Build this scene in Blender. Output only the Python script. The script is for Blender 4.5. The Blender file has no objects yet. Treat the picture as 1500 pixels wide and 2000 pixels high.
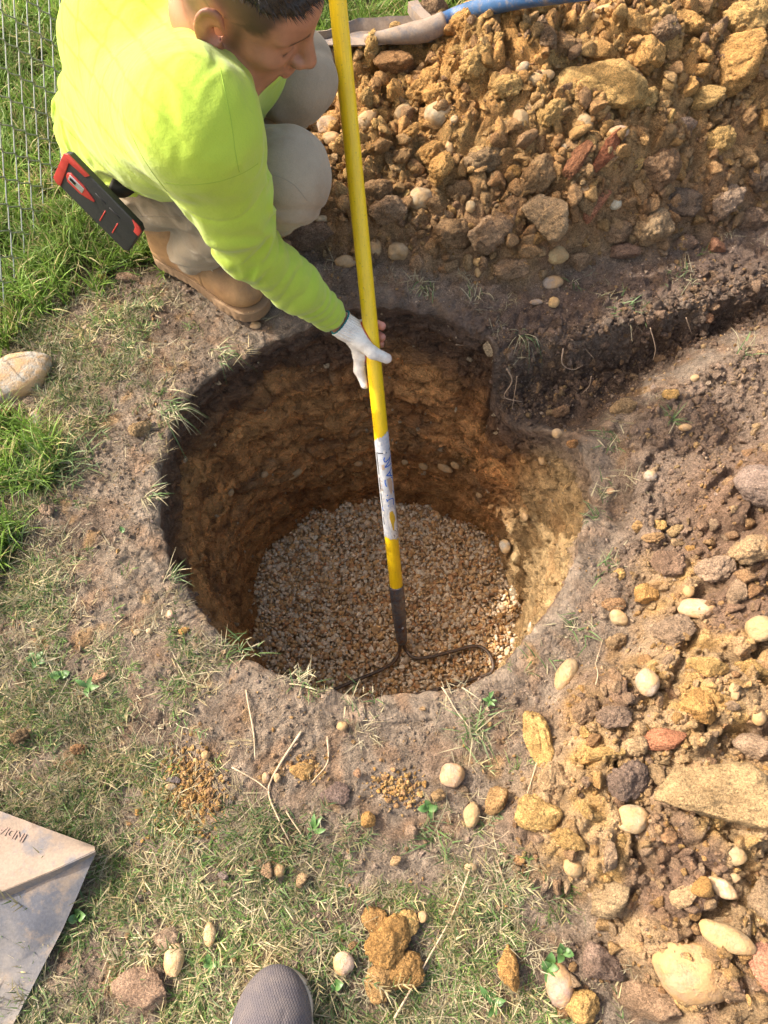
import bpy, bmesh, math, random
import numpy as np
from mathutils import Vector, Matrix, Euler

random.seed(7); rng = np.random.default_rng(11)
scene = bpy.context.scene
R = math.radians

# ------------------------------------------------------------------ camera, sky, sun, exposure
CAM_H, PITCH, FPX = 1.30, R(64), 1502.0
cam_d = bpy.data.cameras.new('camera'); cam = bpy.data.objects.new('camera', cam_d)
scene.collection.objects.link(cam); scene.camera = cam
cam.location = (0, 0, CAM_H); cam.rotation_euler = (R(90) - PITCH, 0, 0)
cam_d.sensor_fit = 'VERTICAL'; cam_d.sensor_height = 24.0; cam_d.lens = 24.0 * FPX / 2000.0
cam_d.clip_start = 0.02; cam_d.clip_end = 2000

SUN_EL, SUN_DIR = R(42), Vector((0.95, -0.31, 0)).normalized()      # horizontal travel of the light
world = bpy.data.worlds.new('World'); scene.world = world; world.use_nodes = True
wn = world.node_tree.nodes; wl = world.node_tree.links; wn.clear()
sky = wn.new('ShaderNodeTexSky'); sky.sky_type = 'NISHITA'; sky.sun_disc = False
sky.sun_elevation = SUN_EL
sky.sun_rotation = math.atan2(-SUN_DIR.x, -SUN_DIR.y)
sky.dust_density = 5.0; sky.ozone_density = 0.5
bg = wn.new('ShaderNodeBackground'); bg.inputs['Strength'].default_value = 0.15
wo = wn.new('ShaderNodeOutputWorld')
wt = wn.new('ShaderNodeMix'); wt.data_type = 'RGBA'; wt.blend_type = 'MULTIPLY'; wt.inputs[0].default_value = 1.0; wt.inputs[7].default_value = (1.10, 1.0, 0.86, 1)   # the photo's warm white balance
wl.new(sky.outputs[0], wt.inputs[6]); wl.new(wt.outputs[2], bg.inputs[0]); wl.new(bg.outputs[0], wo.inputs[0])
sun_d = bpy.data.lights.new('sun', 'SUN'); sun = bpy.data.objects.new('sun', sun_d)
scene.collection.objects.link(sun)
sun_d.energy = 2.15; sun_d.angle = R(0.53); sun_d.color = (1.0, 0.95, 0.86)
ldir = Vector((SUN_DIR.x * math.cos(SUN_EL), SUN_DIR.y * math.cos(SUN_EL), -math.sin(SUN_EL)))
sun.rotation_euler = ldir.to_track_quat('-Z', 'Y').to_euler()
scene.cycles.max_bounces = 12; scene.cycles.diffuse_bounces = 8
scene.view_settings.view_transform = 'Standard'; scene.view_settings.look = 'None'
scene.view_settings.gamma = 1; scene.view_settings.use_curve_mapping = False
scene.view_settings.exposure = 1.63

# ------------------------------------------------------------------ where a pixel of the 1500x2000 photo meets the world
ST, CT = math.sin(PITCH), math.cos(PITCH)
def ray(px, py):
    a = (px - 750) / FPX; b = (1000 - py) / FPX
    return np.array([a, b * ST + CT, b * CT - ST])
def P(px, py, z=0.0):
    d = ray(px, py); return np.array([0, 0, CAM_H]) + d * ((z - CAM_H) / d[2])
def Pd(px, py, D):
    return np.array([0, 0, CAM_H]) + ray(px, py) * D

# ------------------------------------------------------------------ numpy noise
def _hash(ix, iy, iz, seed):
    h = (ix.astype(np.uint32) * np.uint32(374761393) + iy.astype(np.uint32) * np.uint32(668265263)
         + iz.astype(np.uint32) * np.uint32(2147483647) + np.uint32((seed * 1274126177) & 0xffffffff))
    h = (h ^ (h >> np.uint32(13))) * np.uint32(1274126177)
    h = (h ^ (h >> np.uint32(15))) * np.uint32(2246822519)
    return h ^ (h >> np.uint32(16))
def rnd(ix, iy, iz, seed): return _hash(ix, iy, iz, seed).astype(np.float64) / 4294967295.0
def perlin(x, y, z=None, seed=0):
    x = np.asarray(x, float); y = np.asarray(y, float)
    two = z is None
    z = np.zeros_like(x) if two else np.asarray(z, float)
    xi, yi, zi = np.floor(x).astype(np.int64), np.floor(y).astype(np.int64), np.floor(z).astype(np.int64)
    xf, yf, zf = x - xi, y - yi, z - zi
    f = lambda t: t * t * t * (t * (t * 6 - 15) + 10)
    u, v, w = f(xf), f(yf), f(zf)
    def g(dx, dy, dz):
        h = _hash(xi + dx, yi + dy, zi + dz, seed)
        a = (h & np.uint32(1023)).astype(float) * (2 * np.pi / 1024)
        if two: return np.cos(a) * (xf - dx) + np.sin(a) * (yf - dy)
        c = ((h >> np.uint32(10)) & np.uint32(1023)).astype(float) / 511.5 - 1
        s = np.sqrt(np.maximum(0, 1 - c * c))
        return s * np.cos(a) * (xf - dx) + s * np.sin(a) * (yf - dy) + c * (zf - dz)
    lerp = lambda a, b, t: a + (b - a) * t
    r0 = lerp(lerp(g(0, 0, 0), g(1, 0, 0), u), lerp(g(0, 1, 0), g(1, 1, 0), u), v)
    if two: return r0 * 1.5
    r1 = lerp(lerp(g(0, 0, 1), g(1, 0, 1), u), lerp(g(0, 1, 1), g(1, 1, 1), u), v)
    return lerp(r0, r1, w) * 1.5
def fbm(x, y, z=None, octs=4, seed=0, gain=.5):
    s = 0; a = 1; t = 0; k = 1.0
    for o in range(octs):
        s = s + a * perlin(np.asarray(x) * k + 17.3 * o, np.asarray(y) * k - 9.1 * o, None if z is None else np.asarray(z) * k, seed + o)
        t += a; a *= gain; k *= 2.03
    return s / t
def worley(x, y, z=None, seed=0):
    """nearest and second distance plus a random number of the nearest cell"""
    x = np.asarray(x, float); y = np.asarray(y, float)
    xi, yi = np.floor(x).astype(np.int64), np.floor(y).astype(np.int64)
    d1 = np.full(x.shape, 9.); d2 = np.full(x.shape, 9.); idn = np.zeros(x.shape)
    zz = [0] if z is None else [-1, 0, 1]
    zi = np.zeros_like(xi) if z is None else np.floor(z).astype(np.int64)
    for dx in (-1, 0, 1):
        for dy in (-1, 0, 1):
            for dz in zz:
                cx, cy, cz = xi + dx, yi + dy, zi + dz
                ex = cx + rnd(cx, cy, cz, seed) - x; ey = cy + rnd(cx, cy, cz, seed + 1) - y
                d = ex * ex + ey * ey
                if z is not None: ez = cz + rnd(cx, cy, cz, seed + 2) - z; d = d + ez * ez
                d = np.sqrt(d); m = d < d1
                d2 = np.where(m, d1, np.minimum(d2, d)); idn = np.where(m, rnd(cx, cy, cz, seed + 3), idn); d1 = np.where(m, d, d1)
    return d1, d2, idn
def sstep(a, b, x):
    t = np.clip((np.asarray(x, float) - a) / (b - a), 0, 1); return t * t * (3 - 2 * t)

# ------------------------------------------------------------------ linking helpers
def link(o, parent=None):
    scene.collection.objects.link(o)
    if parent is not None: o.parent = parent
    return o
def tag(o, label=None, cat=None, group=None, kind=None):
    if label: o['label'] = label
    if cat: o['category'] = cat
    if group: o['group'] = group
    if kind: o['kind'] = kind
    return o
def mesh_from(name, V, F, smooth=True, mat=None, cols=None):
    me = bpy.data.meshes.new(name)
    V = np.asarray(V, dtype=np.float32); 
    if isinstance(F, np.ndarray) and F.ndim == 2:
        n, k = F.shape
        me.vertices.add(len(V)); me.vertices.foreach_set('co', V.ravel())
        me.loops.add(n * k); me.loops.foreach_set('vertex_index', F.astype(np.int32).ravel())
        me.polygons.add(n); me.polygons.foreach_set('loop_start', np.arange(0, n * k, k, dtype=np.int32))
        try: me.polygons.foreach_set('loop_total', np.full(n, k, dtype=np.int32))
        except Exception: pass
        me.update(calc_edges=True)
    else:
        me.from_pydata([tuple(map(float, v)) for v in V], [], [tuple(int(i) for i in f) for f in F]); me.update()
    me.validate()
    if smooth: me.polygons.foreach_set('use_smooth', np.ones(len(me.polygons), dtype=bool))
    if cols is not None:
        at = me.color_attributes.new('Col', 'FLOAT_COLOR', 'POINT')
        c = np.ones((len(V), 4), dtype=np.float32); c[:, :3] = cols; at.data.foreach_set('color', c.ravel())
    if mat: me.materials.append(mat)
    return me
def obj(name, me, parent=None): return link(bpy.data.objects.new(name, me), parent)
def empty(name, loc=(0, 0, 0), parent=None):
    o = bpy.data.objects.new(name, None); o.location = loc; o.empty_display_size = .05; return link(o, parent)

# ------------------------------------------------------------------ materials
class NT:
    def __init__(s, name):
        s.m = bpy.data.materials.new(name); s.m.use_nodes = True; s.t = s.m.node_tree; s.t.nodes.clear()
        s.out = s.n('ShaderNodeOutputMaterial')
    def n(s, ty, **kw):
        nd = s.t.nodes.new(ty)
        for k, v in kw.items(): setattr(nd, k, v)
        return nd
    def l(s, a, b): s.t.links.new(a, b)
    def val(s, sock, v):
        if isinstance(v, bpy.types.NodeSocket): s.l(v, sock)
        else: sock.default_value = v
    def noise(s, vec, scale, detail=4, rough=.55, dist=0.):
        nd = s.n('ShaderNodeTexNoise'); s.l(vec, nd.inputs['Vector']); nd.inputs['Scale'].default_value = scale
        nd.inputs['Detail'].default_value = detail; nd.inputs['Roughness'].default_value = rough; nd.inputs['Distortion'].default_value = dist
        return nd.outputs['Fac']
    def vor(s, vec, scale, feature='F1', out='Distance', rnds=1.):
        nd = s.n('ShaderNodeTexVoronoi', feature=feature); s.l(vec, nd.inputs['Vector']); nd.inputs['Scale'].default_value = scale
        nd.inputs['Randomness'].default_value = rnds
        return nd.outputs[out]
    def ramp(s, fac, stops):
        nd = s.n('ShaderNodeValToRGB'); s.l(fac, nd.inputs[0]); e = nd.color_ramp.elements
        while len(e) < len(stops): e.new(.5)
        for i, (p, c) in enumerate(stops):
            e[i].position = p; e[i].color = (c if hasattr(c, '__len__') else (c, c, c)) + (1,) if hasattr(c, '__len__') and len(c) == 3 else ((c, c, c, 1) if not hasattr(c, '__len__') else c)
        return nd.outputs[0]
    def mix(s, fac, a, b, mode='MIX'):
        nd = s.n('ShaderNodeMix', data_type='RGBA', blend_type=mode)
        s.val(nd.inputs[0], fac)
        for sock, v in ((nd.inputs[6], a), (nd.inputs[7], b)):
            if isinstance(v, bpy.types.NodeSocket): s.l(v, sock)
            else: sock.default_value = tuple(v) + (1,) if len(v) == 3 else v
        return nd.outputs[2]
    def math(s, op, a, b=0., c=None):
        nd = s.n('ShaderNodeMath', operation=op); s.val(nd.inputs[0], a); s.val(nd.inputs[1], b)
        if c is not None: s.val(nd.inputs[2], c)
        return nd.outputs[0]
    def bump(s, h, strength, dist, normal=None):
        nd = s.n('ShaderNodeBump'); nd.inputs['Strength'].default_value = strength; nd.inputs['Distance'].default_value = dist
        s.l(h, nd.inputs['Height'])
        if normal is not None: s.l(normal, nd.inputs['Normal'])
        return nd.outputs[0]
    def bsdf(s, color, rough=.8, normal=None, **kw):
        nd = s.n('ShaderNodeBsdfPrincipled')
        s.val(nd.inputs['Base Color'], color if isinstance(color, bpy.types.NodeSocket) else tuple(color) + (1,))
        s.val(nd.inputs['Roughness'], rough)
        if normal is not None: s.l(normal, nd.inputs['Normal'])
        for k, v in kw.items(): s.val(nd.inputs[k], v)
        s.l(nd.outputs[0], s.out.inputs[0]); return nd
    def attr(s, name, ty='GEOMETRY', out='Color'):
        nd = s.n('ShaderNodeAttribute', attribute_name=name, attribute_type=ty); return nd.outputs[out]
    def co(s, which='Object'): return s.n('ShaderNodeTexCoord').outputs[which]
    def pos(s): return s.n('ShaderNodeNewGeometry').outputs['Position']

def soil_look(nt, base, vec, scale=1.0, chunky=1.4, grain=1.0):
    """colour and relief that all the soil shares; vec in metres"""
    n1 = nt.noise(vec, 38 * scale, 6, .62); n2 = nt.noise(vec, 260 * scale, 5, .7)
    c = nt.mix(1.0, base, nt.ramp(n1, [(.32, .66), (.5, .98), (.68, 1.28)]), 'MULTIPLY')
    c = nt.mix(grain, c, nt.ramp(n2, [(.36, .64), (.5, 1.0), (.66, 1.30)]), 'MULTIPLY')
    sp = nt.vor(vec, 210 * scale, out='Distance')
    spc = nt.ramp(sp, [(.0, 1.), (.13, 1.), (.2, 0.)])
    sel = nt.ramp(nt.noise(vec, 95 * scale, 2), [(.55, 0.), (.62, 1.)])
    c = nt.mix(nt.math('MULTIPLY', nt.math('MULTIPLY', spc, sel), .55), c, (.62, .50, .33))
    g3 = nt.noise(vec, 520 * scale, 3, .7); c = nt.mix(grain, c, nt.ramp(g3, [(.38, .82), (.5, 1.0), (.62, 1.14)]), 'MULTIPLY')
    b1 = nt.bump(nt.noise(vec, 120 * scale, 6, .74), 1.0, .011 * chunky)
    b2 = nt.bump(nt.vor(vec, 330 * scale), .55, .0025 * chunky, b1)
    b3 = nt.bump(n2, .9 * grain, .0045 * chunky, b2)
    return c, b3
def m_ground():
    nt = NT('soil'); v = nt.pos(); c, b = soil_look(nt, nt.attr('Col'), v); nt.bsdf(c, .95, b, **{'Specular IOR Level': .2}); return nt.m
def m_wall():
    nt = NT('pit_clay'); v = nt.pos(); c, b = soil_look(nt, nt.attr('Col'), v, 1.0, .8, .45)
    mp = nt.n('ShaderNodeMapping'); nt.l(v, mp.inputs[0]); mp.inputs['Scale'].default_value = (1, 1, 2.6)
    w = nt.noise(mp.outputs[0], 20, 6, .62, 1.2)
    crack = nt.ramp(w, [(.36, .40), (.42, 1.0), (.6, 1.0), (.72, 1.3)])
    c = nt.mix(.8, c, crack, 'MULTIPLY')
    b = nt.bump(w, 1.0, .035, b)
    nt.bsdf(c, .8, b, **{'Specular IOR Level': .3}); return nt.m
def m_clod(inst=False, chunky=1.0, rough=.95, speck=True, name='clod'):
    nt = NT(name); chunky *= 1.5
    if inst: base = nt.attr('tint', 'INSTANCER')
    else: base = nt.n('ShaderNodeObjectInfo').outputs['Color']
    v = nt.co('Object') if not inst else nt.pos()
    v = nt.pos()
    c, b = soil_look(nt, base, v, 1.0, chunky)
    nt.bsdf(c, rough, b, **{'Specular IOR Level': .2}); return nt.m
def m_pebble(inst=False, name='pebble'):
    nt = NT(name)
    base = nt.attr('tint', 'INSTANCER') if inst else nt.n('ShaderNodeObjectInfo').outputs['Color']
    v = nt.pos()
    if inst:
        c = nt.mix(1., base, nt.ramp(nt.noise(v, 160, 4, .6), [(.3, .72), (.55, 1.), (.8, 1.15)]), 'MULTIPLY')
        nt.bsdf(c, .62, nt.bump(nt.noise(v, 420, 3), .3, .002)); return nt.m
    n = nt.noise(v, 55, 6, .65)
    c = nt.mix(1., base, nt.ramp(n, [(.3, .7), (.5, .98), (.75, 1.12)]), 'MULTIPLY')
    dirt = nt.ramp(nt.noise(v, 30, 7, .7), [(.40, 0.), (.56, .85)])
    c = nt.mix(dirt, c, (.40, .24, .10))
    fine = nt.noise(v, 300, 4, .7)
    c = nt.mix(1., c, nt.ramp(fine, [(.3, .8), (.6, 1.05)]), 'MULTIPLY')
    nt.bsdf(c, .68, nt.bump(fine, .35, .003, nt.bump(dirt, .6, .003))); return nt.m
def m_grass(name, trans=.35, tintmul=1.0):
    nt = NT(name)
    c = nt.mix(1., nt.attr('Col'), nt.attr('tint', 'INSTANCER'), 'MULTIPLY')
    d = nt.n('ShaderNodeBsdfPrincipled'); nt.l(c, d.inputs['Base Color']); d.inputs['Roughness'].default_value = .5; d.inputs['Specular IOR Level'].default_value = .35
    t = nt.n('ShaderNodeBsdfTranslucent'); nt.l(c, t.inputs[0])
    m = nt.n('ShaderNodeMixShader'); m.inputs[0].default_value = trans; nt.l(d.outputs[0], m.inputs[1]); nt.l(t.outputs[0], m.inputs[2])
    nt.l(m.outputs[0], nt.out.inputs[0]); return nt.m
def m_plain(name, col, rough=.6, metal=0., ns=60, var=.15, bump=.3, bd=.002, **kw):
    nt = NT(name); v = nt.co()
    n = nt.noise(v, ns, 5, .6)
    c = nt.mix(1., tuple(col), nt.ramp(n, [(.25, 1 - var), (.5, 1.), (.75, 1 + var)]), 'MULTIPLY')
    nt.bsdf(c, rough, nt.bump(n, bump, bd), Metallic=metal, **kw); return nt.m

# ================================================================== TERRAIN
PC = np.array([-.01, .69])                      # pit centre
PIT_D = .68
_rim = [(96, .440), (112, .417), (132, .42), (145, .44), (155, .439), (166, .426), (177, .416), (188, .416), (200, .413), (211, .406),
        (225, .404), (238, .40), (252, .396), (265, .396), (278, .402), (290, .41), (302, .41), (315, .393), (331, .388), (347, .387),
        (363, .41), (376, .401), (389, .363), (400, .350), (407, .378), (418, .42), (430, .436), (444, .44)]
_flo = [(60, .317), (91, .300), (119, .315), (141, .335), (173, .335), (185, .34), (202, .352), (240, .36), (290, .375), (336, .383), (355, .36), (374, .353), (393, .345)]
def _per(tab, th):
    a = np.array([t[0] for t in tab], float); r = np.array([t[1] for t in tab])
    a = np.r_[a - 360, a, a + 360]; r = np.r_[r, r, r]; o = np.argsort(a); return np.interp(np.mod(th, 360), a[o], r[o])
def rim_r(th): return _per(_rim, th) + .008 * perlin(th / 9., th * 0 + 3.3, seed=5) + .004 * perlin(th / 2.6, th * 0 + 1.3, seed=6)
def floor_r(th): return _per(_flo, th) + .006 * perlin(th / 12., th * 0 + 7.3, seed=8)

_tA = np.array([[-1.6, 2.6], [-.9, 2.2], [-.42, 1.75], [-.34, 1.42], [-.2, 1.29], [-.09, 1.25], [.06, 1.23], [.3, 1.19], [.6, 1.28], [.86, 1.38], [1.3, 1.5], [2.2, 1.8]])
def toeA(x): return np.interp(x, _tA[:, 0], _tA[:, 1])
_tf = np.array([[.1, .99], [.19, 1.0], [.30, 1.03], [.48, 1.08], [.62, 1.13], [.75, 1.18], [.9, 1.22], [1.4, 1.42], [2.4, 1.75]])
_tn = np.array([[.1, .79], [.31, .79], [.43, .80], [.545, .90], [.66, .97], [.78, 1.03], [1.3, 1.22], [2.4, 1.55]])
_tB = np.array([[-.3, .42], [-.05, .30], [.05, .215], [.09, .175], [.2, .22], [.28, .27], [.34, .36], [.45, .44], [.6, .50], [.75, .52], [.9, .6], [1.2, .85]])   # Y, left edge x of the right-hand spoil
def masks(x, y):
    x = np.asarray(x, float); y = np.asarray(y, float)
    w = .05 * perlin(x * 7, y * 7, seed=21)
    dA = (y - toeA(x)) + w * .6
    ax = sstep(-.5, .55, x)
    A = sstep(-.02, .07, dA) * sstep(-.62, -.3, x) * (1 - .0 * x)
    # the spoil stops short of the lawn behind it on the left
    back = np.interp(x, [-.5, -.12, .11, .27, .5, 1.0, 2.4], [1.62, 1.66, 1.68, 1.70, 2.05, 2.5, 3.0])
    A = A * (1 - sstep(.0, .15, y - back + w * .4))
    bx = np.interp(y, _tB[:, 0], _tB[:, 1])
    dB = x - bx + w
    B = sstep(-.02, .08, dB) * (1 - sstep(.62, .74, y - .25 * (x - .5) + w))
    # brown dug topsoil between the right-hand spoil and the trench
    S = sstep(-.02, .05, x - np.interp(y, [.3, .5, .8, .9, 1.0], [.36, .42, .46, .56, .7]) + w) * sstep(.4, .5, y) * (1 - sstep(-.05, .02, y - np.interp(x, _tn[:, 0], _tn[:, 1])))
    far = np.interp(x, _tf[:, 0], _tf[:, 1]) + .020 * perlin(x * 15, y * 3, seed=31); near = np.interp(x, _tn[:, 0], _tn[:, 1]) + .015 * perlin(x * 17, y * 3 + 9, seed=32)
    Tm = sstep(0, .055, far - y + .007 * perlin(x * 32, y * 32, seed=29)) * sstep(0, .11, y - near) * sstep(.12, .2, x)
    return dict(A=A, dA=dA, B=B, dB=dB, S=S, T=Tm, ax=ax)
def dome(x, y, cell, seed, r=.62):
    d1, d2, i = worley(x / cell + 50, y / cell + 50, seed=seed)
    return np.sqrt(np.maximum(0, 1 - (d1 / r) ** 2)) * (.45 + .55 * i)
def chunk(x, y, cell, seed):
    """angular lumps: every cell a tilted facet with a random height, sunk where two meet"""
    x = x / cell + 31; y = y / cell + 17; xi, yi = np.floor(x).astype(np.int64), np.floor(y).astype(np.int64); z0 = np.zeros_like(xi)
    d1 = np.full(x.shape, 9.); d2 = d1.copy(); h = np.zeros(x.shape)
    for dx in (-1, 0, 1):
        for dy in (-1, 0, 1):
            cx, cy = xi + dx, yi + dy; ex = cx + rnd(cx, cy, z0, seed) - x; ey = cy + rnd(cx, cy, z0, seed + 1) - y; d = np.sqrt(ex * ex * 1.2 + ey * ey * .85); mm = d < d1
            d2 = np.where(mm, d1, np.minimum(d2, d)); a = rnd(cx, cy, z0, seed + 2); b = rnd(cx, cy, z0, seed + 3) * 6.28
            h = np.where(mm, .25 + .75 * a + .55 * (ex * np.cos(b) + ey * np.sin(b)), h); d1 = np.where(mm, d, d1)
    return h * sstep(0, .32, d2 - d1)
def coarse(x, y, m=None):
    x = np.asarray(x, float); y = np.asarray(y, float)
    m = m or masks(x, y)
    z = .014 * perlin(x * 2.1, y * 2.1, seed=1) + .006 * perlin(x * 9, y * 9, seed=2)
    hA = (.05 + .46 * m['ax']) * (1 - np.exp(-np.maximum(m['dA'], 0) / (.22 + .22 * m['ax'])))
    hA = hA * (1 + .25 * perlin(x * 3.1, y * 3.1, seed=3)) + .02
    z = z + m['A'] * hA
    hB = .045 + .16 * (1 - np.exp(-np.maximum(m['dB'], 0) / .35))
    z = z + m['B'] * hB * (1 + .3 * perlin(x * 4, y * 4, seed=4))
    z = z + m['S'] * (.02 + .07 * sstep(.5, 1.0, x) + .03 * perlin(x * 5, y * 5, seed=5))
    z = z - m['T'] * (.112 + .02 * perlin(x * 8, y * 8, seed=9)) * (1 - .35 * sstep(.5, .9, x))
    # far away the lawn is level
    return z
def height(x, y, detail=True):
    x = np.asarray(x, float); y = np.asarray(y, float)
    m = masks(x, y); z = coarse(x, y, m)
    if not detail: return z
    L = np.clip(m['A'] + m['B'], 0, 1); S = m['S']
    wx, wy = x + .012 * perlin(x * 30, y * 30, seed=41), y + .012 * perlin(x * 30, y * 30, seed=42)
    lump = .040 * chunk(wx, wy, .115, 51) + .022 * chunk(wx, wy, .055, 52) + .007 * chunk(wx, wy, .028, 53) + .006 * fbm(x * 60, y * 60, octs=3, seed=57)
    z = z + L * (lump * 1.05 - .020) * (.55 + .45 * sstep(0, .15, np.maximum(m['dA'], m['dB'])))
    z = z + (1 - L) * S * (.016 * chunk(wx, wy, .05, 55) + .010 * chunk(wx, wy, .022, 53) + .005 * dome(wx, wy, .012, 54))
    z = z + (1 - L) * m['T'] * (.012 * dome(wx, wy, .04, 55) + .008 * dome(wx, wy, .02, 53))
    z = z + (1 - L) * (1 - S) * (.0065 * fbm(x * 45, y * 45, octs=4, seed=61, gain=.65) + .006 * chunk(wx, wy, .026, 58) * sstep(-.1, .35, perlin(x * 7, y * 7, seed=63)) + .003 * dome(x, y, .02, 56, .5) * sstep(-.1, .4, perlin(x * 6, y * 6, seed=62)))
    far = np.interp(x, _tf[:, 0], _tf[:, 1]); bank = np.exp(-((y - far - .02) / .09) ** 2) * sstep(-.1, .15, x) * (1 - L)
    z = z + bank * (.014 * chunk(wx, wy, .04, 64) + .016 * fbm(x * 26, y * 26, octs=4, seed=65, gain=.6) - .006)
    return z
def blobs(x, y, L):
    s = 0
    for px, py, r, w in L:
        q = P(px, py, 0); s = s + w * np.exp(-((x - q[0]) ** 2 + (y - q[1]) ** 2) / (r * r))
    return s
_hx, _hy = np.arange(-2.6, 2.6, .01), np.arange(-1., 4.2, .01); _HX, _HY = np.meshgrid(_hx, _hy, indexing='ij')
_HZ = coarse(_HX.ravel(), _HY.ravel()).reshape(_HX.shape)
def hz(x, y):
    u = min(max((x + 2.6) / .01, 0), len(_hx) - 1.001); v = min(max((y + 1.) / .01, 0), len(_hy) - 1.001); i, j = int(u), int(v); u -= i; v -= j
    return (_HZ[i, j] * (1 - u) + _HZ[i + 1, j] * u) * (1 - v) + (_HZ[i, j + 1] * (1 - u) + _HZ[i + 1, j + 1] * u) * v
def at(px, py, lift=0.):
    """point of the ground that shows at a pixel"""
    d = ray(px, py); t = (CAM_H - .6) / -d[2]
    while t < 12:
        if CAM_H + d[2] * t < hz(d[0] * t, d[1] * t): break
        t += .003
    return np.array([[d[0] * t, d[1] * t, CAM_H + d[2] * t]])

C_DIRT = np.array((.295, .232, .175)); C_TOP = np.array((.085, .056, .040)); C_CLAY = np.array((.56, .31, .11))
C_OCHRE = np.array((.57, .36, .14)); C_TAN = np.array((.46, .315, .175)); C_LAWN = np.array((.13, .10, .055)); C_GREYB = np.array((.27, .195, .145))
def lerp3(a, b, t): return a * (1 - t[:, None]) + b * t[:, None]
def ground_col(x, y):
    m = masks(x, y); n = len(x); c = np.tile(C_DIRT, (n, 1))
    n1 = fbm(x * 6, y * 6, octs=4, seed=71); n2 = fbm(x * 18, y * 18, octs=3, seed=72)
    c = lerp3(c, np.array((.30, .20, .13)), sstep(-.1, .5, n2))
    c = lerp3(c, np.array((.21, .155, .115)), sstep(.05, .5, -n1))
    c = lerp3(c, np.array((.40, .24, .10)), sstep(.25, .5, fbm(x * 14, y * 14, octs=3, seed=73)) * .6)
    lawn = sstep(.2, .6, lush_d(x, y)); c = lerp3(c, C_LAWN, lawn)
    # rim of dark topsoil beside the trench
    far = np.interp(x, _tf[:, 0], _tf[:, 1])
    c = lerp3(c, np.array((.15, .10, .078)), sstep(.16, .0, np.abs(y - far - .08)) * sstep(-.3, .1, x) * .8)
    c = lerp3(c, C_GREYB * .95, m['S'] * .85)
    A = m['A']; pc = lerp3(np.tile(C_CLAY, (n, 1)), C_OCHRE, sstep(-.2, .35, n2 + .3 * n1))
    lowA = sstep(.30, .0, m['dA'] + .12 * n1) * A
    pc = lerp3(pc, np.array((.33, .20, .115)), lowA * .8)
    pc = lerp3(pc, np.array((.38, .21, .11)), sstep(.15, .45, n1) * .6)
    c = lerp3(c, pc, A)
    pb = lerp3(np.tile(C_TAN, (n, 1)), C_OCHRE, sstep(-.1, .4, n2)); pb = lerp3(pb, np.array((.24, .155, .105)), sstep(.0, .35, n1 + sstep(.4, .75, y) * .8))
    c = lerp3(c, pb, m['B'])
    c = lerp3(c, C_TOP * 1.15, m['T'] * .93)
    c = lerp3(c, np.array((.17, .10, .055)), m['T'] * sstep(.1, .4, n2) * .5)
    return c
LUSH = [(60, 60, .30, 1.2), (40, 300, .22, 1.2), (40, 480, .13, 1.0), (250, 480, .09, .8), (0, 640, .06, .7), (70, 900, .075, .9), (-60, 900, .10, 1.), (0, 1070, .05, .8), (-300, 600, .3, 1.2),
        (150, 560, .08, .35), (760, 0, .22, 1.2), (500, -60, .4, 1.2), (200, -100, .7, 1.4), (-250, 1200, .2, .8), (330, 520, .05, .5)]
def lush_d(x, y):
    f = sstep(-.9, -1.3, x) + sstep(2.15, 2.5, y - np.maximum(0, 1.35 * (x + .05)))
    return np.clip(blobs(x, y, LUSH) + f, 0, 1.6) * (1 + .5 * perlin(x * 11, y * 11, seed=81))
DULL = [(60, 720, .10, .9), (50, 980, .07, .9), (60, 1150, .09, .8), (150, 860, .06, .7), (200, 620, .16, .9), (330, 620, .08, .7), (120, 760, .12, .8), (330, 830, .05, .8), (230, 740, .08, .8), (120, 1120, .08, .35), (40, 1330, .10, .9), (120, 1450, .10, .7), (60, 1500, .14, .9), (200, 1500, .05, .5),
        (300, 1700, .13, 1.), (500, 1700, .10, .9), (200, 1850, .14, 1.), (420, 1880, .12, 1.), (650, 1650, .07, .7), (800, 1700, .06, .5), (900, 1800, .10, 1.), (700, 1960, .12, .8), (900, 1950, .12, 1.), (330, 1300, .06, .6),
        (430, 1300, .05, .7), (560, 1390, .05, .8), (700, 1390, .04, .6), (940, 1450, .035, .8), (640, 1480, .03, .4), (250, 1990, .2, .9), (700, 2150, .3, .9), (200, 2200, .5, .9), (-200, 1600, .3, 1.), (430, 1560, .06, .4),
        (830, 1600, .04, .5), (1010, 1680, .03, .5)]
BARE = [(600, 1450, .10, 1.), (520, 1400, .08, .9), (780, 1440, .08, 1.), (380, 1450, .045, .8), (700, 1560, .07, .9), (400, 1560, .05, .9), (900, 1450, .03, .5), (230, 1130, .07, .9), (250, 1000, .05, .9), (280, 1380, .04, .7), (130, 1020, .04, .7), (850, 1560, .05, .7),
        (330, 640, .04, .5), (200, 900, .04, .5), (560, 610, .1, 1.), (470, 650, .05, .8), (620, 500, .3, 1.), (760, 1660, .04, .6), (820, 1720, .03, .5), (600, 1790, .03, .4)]
def bare(x, y): return 1 - np.clip(blobs(x, y, BARE) + .35 * perlin(x * 12, y * 12, seed=84), 0, .97)
def dull_d(x, y): return bare(x, y) * np.clip(blobs(x, y, DULL), 0, 1.3) * (1 + .5 * perlin(x * 14, y * 14, seed=82))

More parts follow.
